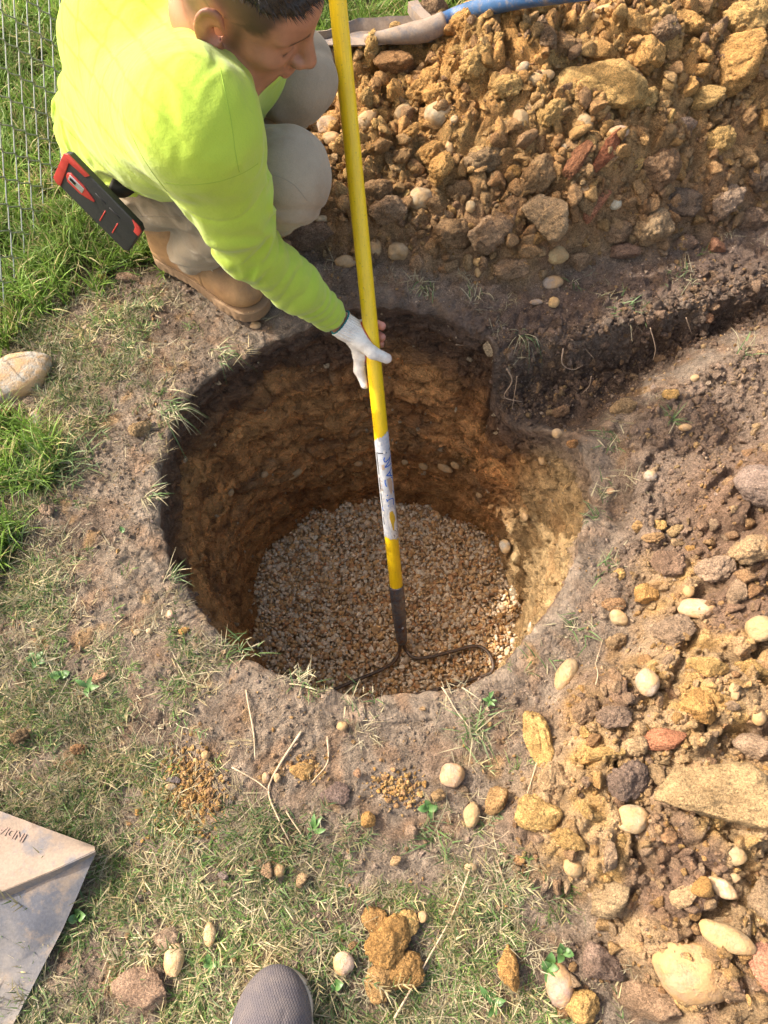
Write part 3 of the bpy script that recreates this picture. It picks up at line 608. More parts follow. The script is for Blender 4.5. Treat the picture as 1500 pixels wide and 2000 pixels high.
for a in [
 # tall heap, stones
 (PB, 970, 47, 60, 50, CREAM, 'large pale rounded stone at the very top of the heap, beside the blue handle'),
 (PB, 1108, 46, 42, 20, YEL, 'narrow upright tan stone near the top of the tall heap', 60),
 (PB, 1170, 52, 62, 27, CREAM, 'long cream stone near the top edge, right of the narrow upright one', 12),
 (PB, 1055, 155, 56, 29, CREAM, 'smooth oval cream stone above the broad flat clay slab', 14),
 (PB, 788, 223, 44, 32, CREAM, 'cream stone just right of the yellow pole, high on the heap', 40),
 (PB, 857, 240, 62, 48, WHITE, 'whitish squared stone with a dirty underside beside the cream stone near the pole', 8),
 (PB, 1017, 235, 42, 32, CREAM, 'small upright cream stone set in yellow clay, mid heap', 100),
 (PB, 1136, 252, 48, 44, CREAM, 'rounded pale stone below the broad flat clay slab', 70),
 (PB, 820, 388, 52, 46, WHITE, 'round dusty white stone halfway down the heap right of the pole'),
 (PB, 716, 262, 46, 32, TANS, 'tan stone touching the right side of the yellow pole', 35),
 (PB, 641, 249, 46, 35, (.36, .27, .2), 'brownish stone above the worker\'s near knee', 0),
 (PB, 650, 278, 42, 28, TANS, 'oval tan stone wedged between knee and yellow pole', -10),
 (PB, 778, 498, 38, 42, TANS, 'tan upright stone at the foot of the heap right of the pole', 100),
 (PB, 1134, 395, 34, 24, GREY, 'small grey stone beside the leaning brick shard', -10),
 (PB, 1200, 400, 27, 24, (.5, .45, .33), 'greenish cream pebble right of the leaning brick shard'),
 (PB, 1086, 510, 36, 44, YEL, 'yellow grey blocky stone at the foot of the heap', 90),
 (PB, 1078, 557, 42, 27, (.30, .25, .21), 'flat grey stone on the dark bank below the heap'),
 (PB, 937, 520, 34, 18, OCH, 'flat orange pebble at the foot of the heap', -8),
 (PB, 917, 422, 20, 23, CREAM, 'small cream pebble on brown clods, mid heap'),
 (PB, 885, 262, 16, 16, WHITE, 'tiny white pebble under the whitish squared stone'),
 (PB, 877, 292, 18, 32, CREAM, 'thin upright cream pebble below the whitish squared stone'),
 (PB, 1019, 146, 28, 20, WHITE, 'small whitish pebble left of the smooth oval cream stone', 30),
 (PB, 1098, 308, 15, 20, WHITE, 'small egg shaped white pebble above the red clay plates'),
 (PB, 630, 437, 34, 18, WHITE, 'pale flat stone on the brown clod left of the pole'),
 (PB, 1080, 598, 22, 22, YEL, 'yellowish cube like pebble on the bank above the trench'),
 (PB, 675, 515, 44, 30, TANS, 'tan stone partly behind the yellow pole at the foot of the heap'),
 (PB, 732, 495, 26, 34, TANS, 'small upright tan stone just right of the pole near the foot of the heap'),
 (PB, 933, 538, 14, 20, CREAM, 'tiny cream pebble under the flat orange one'),
 (PB, 1200, 285, 40, 25, PINK, 'pinkish stone right of the rounded pale stone, mid heap'),
 (PB, 1047, 592, 26, 12, (.25, .21, .19), 'thin dark flat stone above the pit corner'),
 # tall heap, clods
 (BL, 1160, 190, 200, 95, OCH, 'broad flat ochre clay slab across the middle of the tall heap', -5),
 (CR, 905, 55, 72, 62, CLAY, 'crumbly orange clod at the end of the blue pole'),
 (CR, 830, 178, 90, 62, CLAY, 'orange clod with a dark hollow right of the pole', 25),
 (CR, 850, 205, 55, 50, CLAY, 'rounded orange clod above the whitish squared stone'),
 (CR, 925, 165, 80, 55, OCH, 'yellow ochre clod between the orange ones and the oval stone', 20),
 (BL, 1262, 128, 68, 78, CLAY, 'orange block above the right end of the flat slab'),
 (BL, 1232, 65, 75, 60, CLAY, 'smooth orange block near the top of the heap'),
 (CR, 1292, 85, 58, 50, BRN, 'brown clod between two orange blocks near the top'),
 (BL, 1425, 150, 120, 105, CLAY, 'big smooth orange clod in the upper right corner area', 20),
 (BL, 1340, 60, 75, 62, CLAY, 'smooth orange clod at the top, left of the right corner'),
 (CR, 1445, 60, 90, 70, OCH, 'ochre crumbly clod at the top right corner'),
 (BL, 1173, 330, 105, 42, RED, 'long red clay plate standing on its edge, mid heap', 58, .5),
 (BL, 1122, 348, 80, 40, (.36, .16, .08), 'shorter red brown clay plate left of the long red one', 55, .5),
 (BL, 1155, 425, 82, 34, BRICK, 'red brick shard leaning above the dark bank', 60, .6),
 (BL, 1058, 448, 105, 84, TAN2, 'flat tan clod with a straight lower edge, above the flat grey stone', -30),
 (CR, 1045, 360, 88, 66, (.38, .24, .12), 'grey brown clod with a yellow side, mid heap', 40),
 (CR, 962, 465, 100, 84, BRN, 'large brown crumbly clod at the foot of the heap'),
 (CR, 880, 470, 76, 66, (.33, .2, .1), 'brown clod left of the large brown one'),
 (CR, 945, 320, 98, 56, (.33, .22, .12), 'brown lumpy clod below the whitish squared stone'),
 (CR, 1293, 340, 92, 84, (.33, .2, .11), 'very crumbly brown clod right of the red plates'),
 (CR, 1330, 402, 95, 60, DRK, 'dark brown clod at the right below the crumbly one'),
 (CR, 1272, 457, 80, 78, TAN2, 'tan crumbly clod above the trench bank'),
 (CR, 1200, 462, 62, 48, BRN, 'brown clod between brick shard and tan clod'),
 (CR, 1417, 402, 70, 72, PK2, 'pale tan upright clod near the right edge'),
 (CR, 1482, 355, 56, 66, DRK, 'dark grey clod at the right edge of the photo'),
 (BL, 1330, 258, 64, 42, PINK, 'pinkish flat clod under the big orange one'),
 (CR, 1402, 292, 72, 58, OCH, 'ochre crumbly clod below the big smooth orange one'),
 (BL, 1485, 264, 46, 46, CLAY, 'orange block at the right edge, mid heap'),
 (CR, 758, 428, 78, 58, BRN, 'dark brown clod right of the pole, low on the heap'),
 (CR, 840, 305, 56, 50, CLAY, 'orange clod between whitish stone and round dusty stone'),
 (CR, 612, 468, 120, 66, (.27, .18, .12), 'wide brown clod between the boots and the yellow pole'),
 (CR, 995, 535, 72, 46, BRN, 'brown clod above the back lip of the pit'),
 (BL, 1132, 515, 58, 50, BRN, 'brown angular clod at the heap foot, left of two small ones'),
 (BL, 1218, 502, 64, 38, (.3, .19, .13), 'flat brown clod below the tan crumbly clod'),
 (BL, 1394, 490, 36, 32, (.34, .17, .1), 'small reddish clod above the trench bank'),
 (CR, 1335, 482, 50, 36, (.33, .22, .15), 'small tan clod above the trench bank'),
 (CR, 735, 385, 66, 50, (.33, .2, .1), 'brown clod touching the right side of the pole, mid heap'),
 (BL, 775, 150, 90, 56, (.36, .2, .09), 'orange brown block below the far shovel blade', 10),
 (CR, 985, 195, 60, 48, OCH, 'ochre clod left of the flat slab'),
 (CR, 1075, 230, 60, 56, OCH, 'yellow clay lump holding the small upright stone'),
 (CR, 900, 380, 62, 46, (.36, .22, .11), 'brown orange clod right of the round dusty stone'),
 (CR, 1010, 410, 52, 46, (.36, .22, .11), 'clod between the grey brown one and the large brown one'),
 (CR, 1460, 440, 70, 52, (.3, .2, .13), 'brown clod at the right edge above the trench'),
 (BL, 1370, 215, 66, 44, OCH, 'ochre block left of the big smooth orange clod\'s lower end'),
 # right-hand spoil, stones
 (PB, 1103, 1320, 72, 40, CREAM, 'long smooth cream stone lying at the lower right rim of the pit', 58),
 (PB, 1205, 1210, 40, 30, CREAM, 'cream angular stone right of the lower rim', -40),
 (PB, 1462, 1245, 56, 50, CREAM, 'large pale stone at the right edge, mid height'),
 (PB, 1335, 1165, 22, 24, CREAM, 'small cream stone on dark crumbs in the right spoil'),
 (PB, 1352, 1196, 70, 40, PINK, 'pinkish half buried stone in the right spoil', -12),
 (PB, 1258, 1338, 46, 60, GREY, 'speckled grey stone with a cream side, right of the long cream one', 0),
 (PB, 1260, 943, 26, 24, GREY, 'grey pebble on the dark topsoil right of the pit'),
 (PB, 1354, 744, 17, 15, TANS, 'small round stone on the trench floor near its right end'),
 (PB, 1190, 964, 16, 13, PINK, 'small pinkish pebble on the right rim of the pit'),
 (PB, 1332, 845, 26, 15, TANS, 'small tan pebble in pale crumbs above the dark topsoil'),
 (PB, 1235, 1600, 64, 54, WHITE, 'round white stone in the middle of the right spoil'),
 (PB, 1425, 1670, 48, 42, CREAM, 'pale wedge shaped stone near the right edge, low', -20),
 (PB, 1114, 1692, 38, 42, CREAM, 'cream oval stone in the left part of the right spoil'),
 (BL, 1187, 1752, 88, 80, (.46, .33, .19), 'big cream faceted rock at the lower part of the right spoil'),
 (PB, 1393, 1828, 104, 46, CREAM, 'long yellowish cream stone resting on the big tan rock', -25),
 (PB, 1350, 1895, 150, 120, (.34, .225, .13), 'big tan rock in the lower right corner', -15),
 (PB, 882, 1516, 50, 46, PINK, 'round pinkish grey stone on the ground left of the right spoil'),
 (PB, 920, 1593, 50, 34, CREAM, 'cream oval stone on the grass left of the right spoil', 75),
 (PB, 917, 1694, 26, 18, WHITE, 'small white stone in the short grass'),
 (PB, 672, 1880, 42, 44, (.52, .37, .27), 'pink tan rounded stone right of the grey shoe'),
 (PB, 825, 1790, 20, 22, WHITE, 'small cream stone beside the big orange clod in the grass'),
 (PB, 1458, 1410, 30, 34, CREAM, 'cream stone near the right edge above the long slab'),
 (PB, 1396, 1425, 32, 28, CREAM, 'angular cream stone left of another, above the long slab'),
 (PB, 1394, 1735, 58, 34, (.55, .42, .28), 'flat shell like stone below the wedge shaped one', -35),
 (PB, 1395, 1522, 38, 24, CREAM, 'cream pebble stuck in the long yellowish slab', -50),
 (PB, 1425, 1715, 22, 18, TANS, 'small tan pebble beside the shell like stone'),
 # right-hand spoil, clods
 (BL, 1392, 1560, 260, 130, (.48, .33, .17), 'very long yellowish clay slab, the largest clod of the right spoil', -6),
 (BL, 1290, 1447, 90, 46, BRICK, 'red brick fragment in the right spoil above the long slab', -8, .8),
 (BL, 1475, 1900, 80, 120, (.62, .30, .19), 'salmon pink brick lump at the lower right edge', 10),
 (BL, 1362, 1385, 84, 80, CLAY, 'square orange clod above the long slab'),
 (BL, 1365, 1312, 84, 48, OCH, 'pointed orange clod right of the speckled grey stone', -10),
 (BL, 1172, 1480, 84, 30, OCH, 'thin lens shaped orange clod over a dark hollow', 4),
 (CR, 1052, 1445, 62, 130, OCH, 'tall yellow ridge shaped clod at the left of the right spoil', 8),
 (CR, 1075, 1525, 60, 80, TAN2, 'yellow tan clod under the tall ridge shaped one'),
 (BL, 965, 1567, 52, 54, (.44, .27, .12), 'orange clod beside the pinkish grey stone'),
 (BL, 1472, 1465, 84, 66, PK2, 'pink tan rock like clod at the right edge'),
 (BL, 1482, 1765, 74, 100, (.40, .28, .17), 'greenish tan clod at the right edge, low'),
 (CR, 1222, 1525, 88, 84, (.24, .17, .13), 'grey crumbly clod above the round white stone'),
 (BL, 1256, 1172, 50, 50, CLAY, 'smooth orange clod above the cream angular stone'),
 (CR, 1300, 1110, 76, 60, (.28, .18, .12), 'brown clod in the upper part of the right spoil'),
 (CR, 1455, 1085, 90, 60, TAN2, 'tan clod at the right edge above the large pale stone'),
 (CR, 1382, 1120, 84, 56, PK2, 'pinkish tan lumpy clod left of the tan one'),
 (BL, 1478, 975, 110, 110, (.34, .25, .20), 'big pale grey brown lump at the right edge beside the dark topsoil'),
 (CR, 1195, 1400, 70, 50, (.30, .21, .15), 'grey brown clod below the long cream stone'),
 (CR, 1140, 1390, 60, 56, BRN, 'dark clod left of the grey brown one'),
 (CR, 1310, 1240, 100, 66, (.34, .24, .16), 'wide sandy clod below the pinkish half buried stone'),
 (BL, 1165, 1880, 86, 78, (.30, .21, .16), 'brown grey rounded clod near the bottom of the right spoil'),
 (PB, 1092, 1925, 56, 84, (.33, .23, .18), 'grey pink flat rock at the foot of the right spoil near the bottom'),
 (CR, 1130, 1960, 74, 66, OCH, 'ochre crumbly clod at the bottom edge'),
 (BL, 1270, 1960, 150, 90, (.33, .22, .14), 'broad flat brown clod at the bottom edge'),
 (BL, 993, 1890, 52, 84, CLAY, 'upright orange block standing in the short grass', 3),
 (CR, 758, 1835, 100, 92, (.46, .26, .09), 'widest of the lumpy orange clods lying in the grass right of the shoe', 20, .5),
 (CR, 795, 1805, 66, 60, OCH, 'upper right knob of the orange clods lying in the grass', 0, .5),
 (CR, 735, 1795, 60, 52, (.42, .24, .09), 'upper left knob of the orange clods lying in the grass', 0, .5),
 (CR, 790, 1892, 84, 80, (.44, .25, .09), 'lower right of the orange clods lying in the grass', -20, .5),
 (CR, 738, 1915, 62, 76, (.48, .29, .12), 'lowest of the orange clods lying in the grass', 0, .5),
 (BL, 288, 1935, 122, 90, (.42, .28, .19), 'broad flat tan clod left of the grey shoe', 5, .4),
 (BL, 335, 1835, 66, 50, PK2, 'flat tan stone like clod above the broad flat one', -15, .5),
 (PB, 345, 1872, 40, 60, (.52, .36, .2), 'two toned cream stone touching the broad flat clod', 10),
 (PB, 413, 1825, 26, 44, (.5, .37, .22), 'small upright cream stone above the grey shoe', 5),
 (PB, 546, 1700, 24, 26, CREAM, 'small cream stone beside a brown one, lower middle'),
 (BL, 524, 1702, 26, 34, BRN, 'small brown clod touching a cream stone, lower middle'),
 (BL, 590, 1720, 24, 28, TAN2, 'small tan clod right of the cream and brown pair'),
 (BL, 440, 1712, 26, 20, (.30, .23, .2), 'flat grey chip in the short grass, lower middle'),
 (BL, 662, 1552, 74, 46, (.24, .17, .14), 'flat dark slate like piece on bare soil below the pit', 8, .3),
 (BL, 592, 1502, 52, 46, (.52, .31, .12), 'patch of orange clay pressed on bare soil below the pit', 10, .25),
 (BL, 720, 1606, 30, 38, CLAY, 'orange clod beside the slate like piece'),
 (PB, 336, 1538, 22, 14, WHITE, 'white chip above the spill of orange crumbs'),
 (BL, 341, 1525, 30, 14, (.25, .2, .18), 'thin dark chip above the white chip', 0, .4),
 (PB, 405, 1477, 18, 18, TANS, 'tan pebble on bare soil below the lower left rim'),
 (PB, 669, 1421, 22, 18, CREAM, 'cream pebble in the grass below the near rim'),
 (BL, 700, 1513, 20, 20, (.5, .3, .18), 'small pink orange clod above the slate like piece'),
 (PB, 520, 1520, 16, 22, PINK, 'pink pebble beside the forked stem'),
 (PB, 543, 1521, 14, 18, CREAM, 'small cream pebble right of the pink one beside the forked stem'),
 (PB, 270, 1236, 16, 13, WHITE, 'left one of two pale chips on the lower left rim'),
 (PB, 294, 1235, 14, 13, WHITE, 'right one of two pale chips on the lower left rim'),
 (PB, 335, 1202, 18, 18, PINK, 'pinkish chip on the left rim of the pit'),
 (CR, 362, 1235, 22, 18, CLAY, 'small orange clod on the lower left rim'),
 (BL, 388, 1275, 18, 14, GREY, 'grey chip on the lower left rim'),
 (CR, 275, 843, 44, 36, (.47, .32, .17), 'orange tan clod on the upper left rim among grass'),
 (PB, 72, 822, 28, 44, (.36, .33, .30), 'small grey striped stone under the large grey one at the left'),
 (CR, 97, 1000, 34, 26, (.40, .28, .19), 'tan clod at the left between green tufts'),
 (CR, 22, 808, 34, 20, (.45, .29, .13), 'small orange clod at the left edge under the large grey stone'),
 (BL, 200, 1325, 34, 26, (.46, .29, .17), 'small orange tan clod right of the leafy weeds'),
 (CR, 50, 1440, 40, 34, (.3, .2, .11), 'brown clod at the left edge above the rusty shovel blade'),
 (CR, 160, 1465, 34, 24, (.35, .2, .1), 'small orange brown clod in the grass above the rusty shovel'),
 (BL, 205, 545, 22, 18, CLAY, 'tiny orange clod in the grass left of the boot'),
 (BL, 252, 548, 48, 24, (.45, .3, .2), 'flat tan clod in the grass beside the boot', 0, .4),
 (CR, 1305, 782, 38, 26, OCH, 'bright orange clod on the near edge of the trench'),
 (CR, 1215, 800, 56, 40, (.38, .26, .14), 'sandy clod on the trench floor'),
 (CR, 1115, 870, 26, 20, (.42, .22, .09), 'orange clod at the mouth of the trench'),
 (PB, 1086, 851, 20, 20, TANS, 'small tan stone at the mouth of the trench'),
 (BL, 1187, 838, 34, 26, PK2, 'pinkish stone like clod at the near edge of the trench'),
 (CR, 1090, 815, 40, 26, (.3, .18, .1), 'brown clod on the trench floor beside the hanging roots'),
 (CR, 1207, 1127, 30, 28, OCH, 'bright ochre square clod on the right rim'),
 (CR, 1285, 1032, 30, 24, OCH, 'ochre clod on the right rim, upper one of a pair'),
 (CR, 1240, 1035, 22, 26, (.46, .28, .12), 'pale orange clod on the right rim, left one of a pair'),
 (CR, 1265, 1060, 48, 22, (.44, .27, .13), 'long orange clod under the pair on the right rim'),
 (CR, 1312, 1045, 34, 28, (.44, .3, .15), 'tan clod right of the ochre pair on the rim'),
 (CR, 1195, 1183, 48, 30, (.42, .25, .13), 'flat orange clod right of the lower rim'),
 (CR, 1200, 1255, 44, 34, (.40, .27, .15), 'sandy clod below the cream angular stone'),
 (PB, 1410, 1365, 20, 36, TANS, 'narrow tan pebble beside the square orange clod'),
 (CR, 1375, 630, 34, 22, (.33, .18, .1), 'orange brown clod on the trench bank near the right'),
 (CR, 855, 1555, 30, 26, (.46, .30, .15), 'tan clod left of the orange one near the spoil edge'),
 (BL, 772, 1682, 24, 20, (.5, .34, .18), 'small tan clod in bare soil, lower middle'),
 (CR, 690, 1905 - 60, 20, 16, (.4, .25, .12), 'crumb of brown soil above the pink tan stone'),
 (PB, 500, 640, 22, 16, (.5, .4, .3), 'small pale pebble below the toe of the boot'),
]: hero(*a)
# large light grey stone at the left edge
big = hero(PB, 40, 748, 150, 96, (.33, .305, .265), 'large smooth light grey stone in the grass at the left edge', 38, .55, k=1, sink=.3)

# fill: more clods, each its own object, in looks nothing tells apart
GRPS = {'A': ('crumbly orange brown clod among the many on the tall heap behind the pit', 'unnamed clods of the tall heap'),
        'B': ('crumbly tan clod among the many of the spoil right of the pit', 'unnamed clods of the right spoil'),
        'F': ('orange clay block among the many on the tall heap behind the pit', 'unnamed clay blocks of the tall heap')}
HX = np.array([h[:2] for h in HEROES]); HR = np.array([h[2] for h in HEROES])
placed = []
def fill(n, area, mk, grp, s0, s1, cols, kinds):
    N = n * 60; X = rng.uniform(area[0], area[1], N); Y = rng.uniform(area[2], area[3], N); SS = s0 + (s1 - s0) * rng.uniform(0, 1, N) ** 2.2
    ok = masks(X, Y)[mk] > .85; Z = height(X[ok], Y[ok]); c = 0
    for x, y, s, z in zip(X[ok], Y[ok], SS[ok], Z):
        if c >= n: break
        if (np.hypot(HX[:, 0] - x, HX[:, 1] - y) < HR * .75 + s * .55).any(): continue
        if any(math.hypot(a - x, b - y) < .8 * (r + s) for a, b, r in placed): continue
        placed.append((x, y, s)); kd = kinds[rng.integers(0, len(kinds))]; pr = PROTO[kd]
        o = obj('crumbly_clod' if kd == 'crumb' else 'clay_clod', pr[rng.integers(0, len(pr))]); o.scale = (s, s * rng.uniform(.8, 1.1), s * rng.uniform(.75, 1))
        o.rotation_euler = rng.uniform(0, 6.28, 3); o.location = (x, y, z + s * .25)
        col = np.array(cols[rng.integers(0, len(cols))]) * rng.uniform(.85, 1.15); o.color = tuple(col) + (1,)
        tag(o, GRPS[grp][0], 'clod', GRPS[grp][1]); c += 1
fill(75, (-.3, 1.15, 1.25, 2.1), 'A', 'A', .026, .055, [CLAY, BRN, (.40, .24, .11), OCH], ['crumb'])
fill(50, (-.3, 1.25, 1.2, 2.2), 'A', 'A', .014, .030, [CLAY, BRN, (.36, .22, .11), OCH, BRN], ['crumb'])
fill(50, (-.3, 1.15, 1.3, 2.1), 'A', 'F', .018, .045, [CLAY, OCH, (.42, .25, .12)], ['block'])
fill(22, (.2, .75, -.08, .62), 'B', 'B', .024, .040, [TAN2, OCH, (.36, .25, .16), (.30, .2, .13)], ['crumb', 'block'])
fill(100, (.15, .75, -.08, .62), 'B', 'B', .009, .026, [TAN2, OCH, (.36, .25, .16), (.30, .2, .13)], ['crumb'])
# stones stuck in the cut wall of the pit
def wallat(px, py):
    d = ray(px, py); t = .9
    while t < 4:
        q = np.array([0, 0, CAM_H]) + d * t
        if q[2] < -.01:
            th_ = np.degrees(math.atan2(q[1] - PC[1], q[0] - PC[0])); s_ = min(1, -q[2] / PIT_D); a_, b_ = float(rim_r(np.array([th_]))[0]), float(floor_r(np.array([th_]))[0])
            if math.hypot(q[0] - PC[0], q[1] - PC[1]) > a_ + (b_ - a_) * s_ ** .85 - .002: return q
        t += .003
    return q
for i, (px, py, w, h, col, lab_) in enumerate([
    (577, 925, 40, 13, CREAM, 'flat cream stone stuck in the back wall of the pit, left of the rake'), (515, 927, 17, 14, TANS, 'small pale stone in the back wall, left of the flat cream one'),
    (827, 910, 20, 15, CREAM, 'pale round stone in the back wall right of the printed sleeve'), (791, 902, 14, 11, CREAM, 'little stone in the back wall nearest the printed sleeve'),
    (870, 914, 34, 15, TANS, 'tan stone in the back wall beside a similar smaller one'), (890, 908, 20, 14, CREAM, 'cream stone touching the tan one in the back wall'),
    (937, 967, 15, 12, WHITE, 'whitish stone low in the back wall at the right'), (1027, 1010, 20, 16, TANS, 'tan stone in the sandy right wall, highest of three'),
    (988, 1067, 32, 24, (.33, .28, .22), 'grey stone in the right wall just above the gravel'), (993, 1123, 14, 12, WHITE, 'small white stone in the right wall low down'),
    (1010, 1090, 26, 20, YEL, 'yellowish stone beside the grey one in the right wall'), (1040, 1226, 28, 16, (.62, .60, .58), 'bluish white chip at the lower right of the pit wall'),
    (450, 962, 16, 11, TANS, 'small tan stone in the left wall of the pit'), (700, 905, 18, 12, TANS, 'tan stone in the back wall just left of the rake'), (1060, 900, 18, 14, TANS, 'stone high in the sandy right wall')]):
    q = wallat(px, py); mm = depth0 = (q[1] * CT - (q[2] - CAM_H) * ST) / FPX; me = PROTO['pebble'][i % 6]; e_ = me_ext[me.name]
    o = obj('stone', me); o.scale = (w * mm / 2 / e_[0], h * mm / 2 / e_[1], h * mm / 2.4 / e_[2]); o.rotation_mode = 'QUATERNION'
    inw = Vector((PC[0] - q[0], PC[1] - q[1], .35)).normalized(); o.rotation_quaternion = inw.to_track_quat('Z', 'X') @ Euler((0, 0, R(90) if False else 0)).to_quaternion()
    tx = Vector((-inw.y, inw.x, 0)).normalized(); ty = inw.cross(tx); o.rotation_quaternion = Matrix((tx, ty, inw)).transposed().to_quaternion()
    o.location = tuple(q + np.array(inw) * .004); o.color = tuple(col) + (1,); tag(o, lab_, 'stone')

# ================================================================== GRASS
M_GRASS = m_grass('grass_blades'); M_STRAW = m_grass('dry_grass', .2)
def blade(V, F, C, x, y, ang, ln, w, lean, curl, col, tip, z0=0., seg=4, roll=0.):
    b = len(V); px, pz = 0., z0; t = lean
    for k in range(seg + 1):
        f = k / seg; ww = w * (1 - f ** 1.6) * .5 + .00012
        cx, cy = x + math.cos(ang) * px, y + math.sin(ang) * px
        nx_, ny_ = -math.sin(ang), math.cos(ang); rz = math.sin(roll) * ww; rw = math.cos(roll) * ww
        V.append((cx + nx_ * rw, cy + ny_ * rw, pz + rz)); V.append((cx - nx_ * rw, cy - ny_ * rw, pz - rz))
        c = [col[i] * (1 - f) + tip[i] * f for i in range(3)]; C.append(c); C.append(c)
        if k: F.append((b + 2 * k - 2, b + 2 * k - 1, b + 2 * k + 1, b + 2 * k))
        st = ln / seg; px += math.sin(t) * st; pz += math.cos(t) * st; t += curl / seg
        pz = max(pz, .0006)
GR = np.random.default_rng(5)
def tuft(kind, k):
    V, F, C = [], [], []; u = GR.uniform
    if kind == 'lush':
        for i in range(16):
            a = u(0, 6.28); r = u(0, .016); g0 = u(.8, 1.25)
            col = (.13 * g0, .22 * g0, .036 * g0) if u() < .78 else (.32, .28, .13)
            blade(V, F, C, r * math.cos(a), r * math.sin(a), u(0, 6.28), u(.035, .085), u(.0022, .0042), u(.05, .6), u(.3, 1.7), col, [c * 1.5 for c in col], seg=5, roll=u(-.6, .6))
    elif kind == 'short':
        for i in range(11):
            a = u(0, 6.28); r = u(0, .02); g0 = u(.7, 1.3)
            col = (.125 * g0, .215 * g0, .055 * g0) if u() < .80 else (.36 * g0, .33 * g0, .17 * g0)
            blade(V, F, C, r * math.cos(a), r * math.sin(a), u(0, 6.28), u(.012, .038), u(.0013, .0026), u(.5, 1.45), u(-.2, .9), col, [min(1, c * 1.35) for c in col], seg=3, roll=u(-.7, .7))
    elif kind == 'runner':
        # a creeping stem with side leaves
        L = u(.05, .11); a0 = u(0, 6.28); x = y = 0; n = 9; colS = (.42, .36, .24)
        for i in range(n):
            a0 += u(-.35, .35); x2, y2 = x + math.cos(a0) * L / n, y + math.sin(a0) * L / n
            blade(V, F, C, x, y, a0, L / n * 1.15, .0019, 1.45, 0, colS, colS, z0=.004, seg=2)
            for sgn in (-1, 1):
                if u() < .75:
                    g0 = u(.7, 1.3); col = (.12 * g0, .19 * g0, .07 * g0) if u() < .7 else (.42 * g0, .37 * g0, .2 * g0)
                    blade(V, F, C, x2, y2, a0 + sgn * u(.4, 1.1), u(.012, .032), .0026, u(.9, 1.4), u(0, .4), col, [c * 1.2 for c in col], z0=.004, seg=3, roll=u(-.6, .6))
            x, y = x2, y2
    else:
        for i in range(13):
            a = u(0, 6.28); r = u(0, .03); g0 = u(.7, 1.15)
            col = (.42 * g0, .37 * g0, .24 * g0) if u() < .8 else (.36 * g0, .29 * g0, .16 * g0)
            blade(V, F, C, r * math.cos(a), r * math.sin(a), u(0, 6.28), u(.018, .06), u(.0012, .0024), u(1.15, 1.6), u(-.25, .3), col, [min(1, c * 1.15) for c in col], z0=u(.001, .007), seg=3, roll=u(-.7, .7))
    return mesh_from(kind + '_tuft', V, F, False, M_STRAW if kind == 'straw' else M_GRASS, C)
CL = proto_coll('lush_tuft', [tuft('lush', k) for k in range(8)])
CS = proto_coll('short_tuft', [tuft('short', k) for k in range(8)] + [tuft('runner', k) for k in range(6)])
CD = proto_coll('straw_tuft', [tuft('straw', k) for k in range(8)])
def free(x, y):
    m = masks(x, y); k = np.ones(len(x))
    for hx, hy, hr in HEROES: k = k * (np.hypot(x - hx, y - hy) > hr * .85)
    return k * (1 - m['A']) * (1 - m['B']) * (1 - m['S'] * .93) * (1 - sstep(.1, .5, m['T']))
def grass(name, coll, ncol, n, area, dens, s0, s1, tint, label, tilt=.35, sink=.002):
    x, y = scatter_xy(n, *area); k = (rng.uniform(0, 1, n) < dens(x, y)) & outside_pit(x, y, .006); x, y = x[k], y[k]; n = len(x)
    rot = np.stack([rng.normal(0, tilt, n), rng.normal(0, tilt, n), rng.uniform(0, 6.28, n)], 1)
    s = rng.uniform(s0, s1, n)[:, None] * np.ones((n, 3))
    v = .85 + .35 * perlin(x * 5, y * 5, seed=44)
    T = np.array(tint)[None] * rng.uniform(.8, 1.2, (n, 1)) * v[:, None]
    T = lerp3(T, T * np.array((1.08, 1.02, .90)), sstep(.0, .5, perlin(x * 9, y * 9, seed=45)) * .8)
    o = instancer(name, coll, np.stack([x, y, height(x, y) - sink], 1), rot, s, T, rng.integers(0, ncol, n)); tag(o, label, 'grass'); return o
grass('grass', CL, 8, 16000, (-1.5, .6, .35, 3.2), lambda x, y: sstep(.30, .75, lush_d(x, y)) * free(x, y), .6, 1.25, (1., 1., 1.), 'long bright green lawn grass at the foot of the chain link fence')
grass('grass', CL, 8, 24000, (-9, 5, 2.6, 12), lambda x, y: free(x, y), 1.2, 2.2, (1., 1., 1.), 'lawn stretching away beyond the spoil heap')
grass('grass', CS, 14, 62000, (-1.2, 1.0, -.35, 1.6), lambda x, y: np.clip(dull_d(x, y) * .68 + .02 + .35 * sstep(.2, .6, lush_d(x, y)), 0, 1) * free(x, y) * sstep(-.2, .25, perlin(x * 16, y * 16, seed=46) + dull_d(x, y) * .8 - .6), .40, .88, (1., 1., 1.), 'trampled short grass with creeping runners around the pit')
grass('dry_grass', CD, 8, 42000, (-1.1, 1.0, -.35, 1.6), lambda x, y: np.clip(dull_d(x, y) * .34 + .045 + .25 * sstep(.25, .7, lush_d(x, y)), 0, 1) * free(x, y) * sstep(-.3, .25, perlin(x * 10, y * 10, seed=47) + .5 * dull_d(x, y) - .2), .38, .82, (1., 1., 1.), 'straw coloured cut grass lying over the trampled ground')

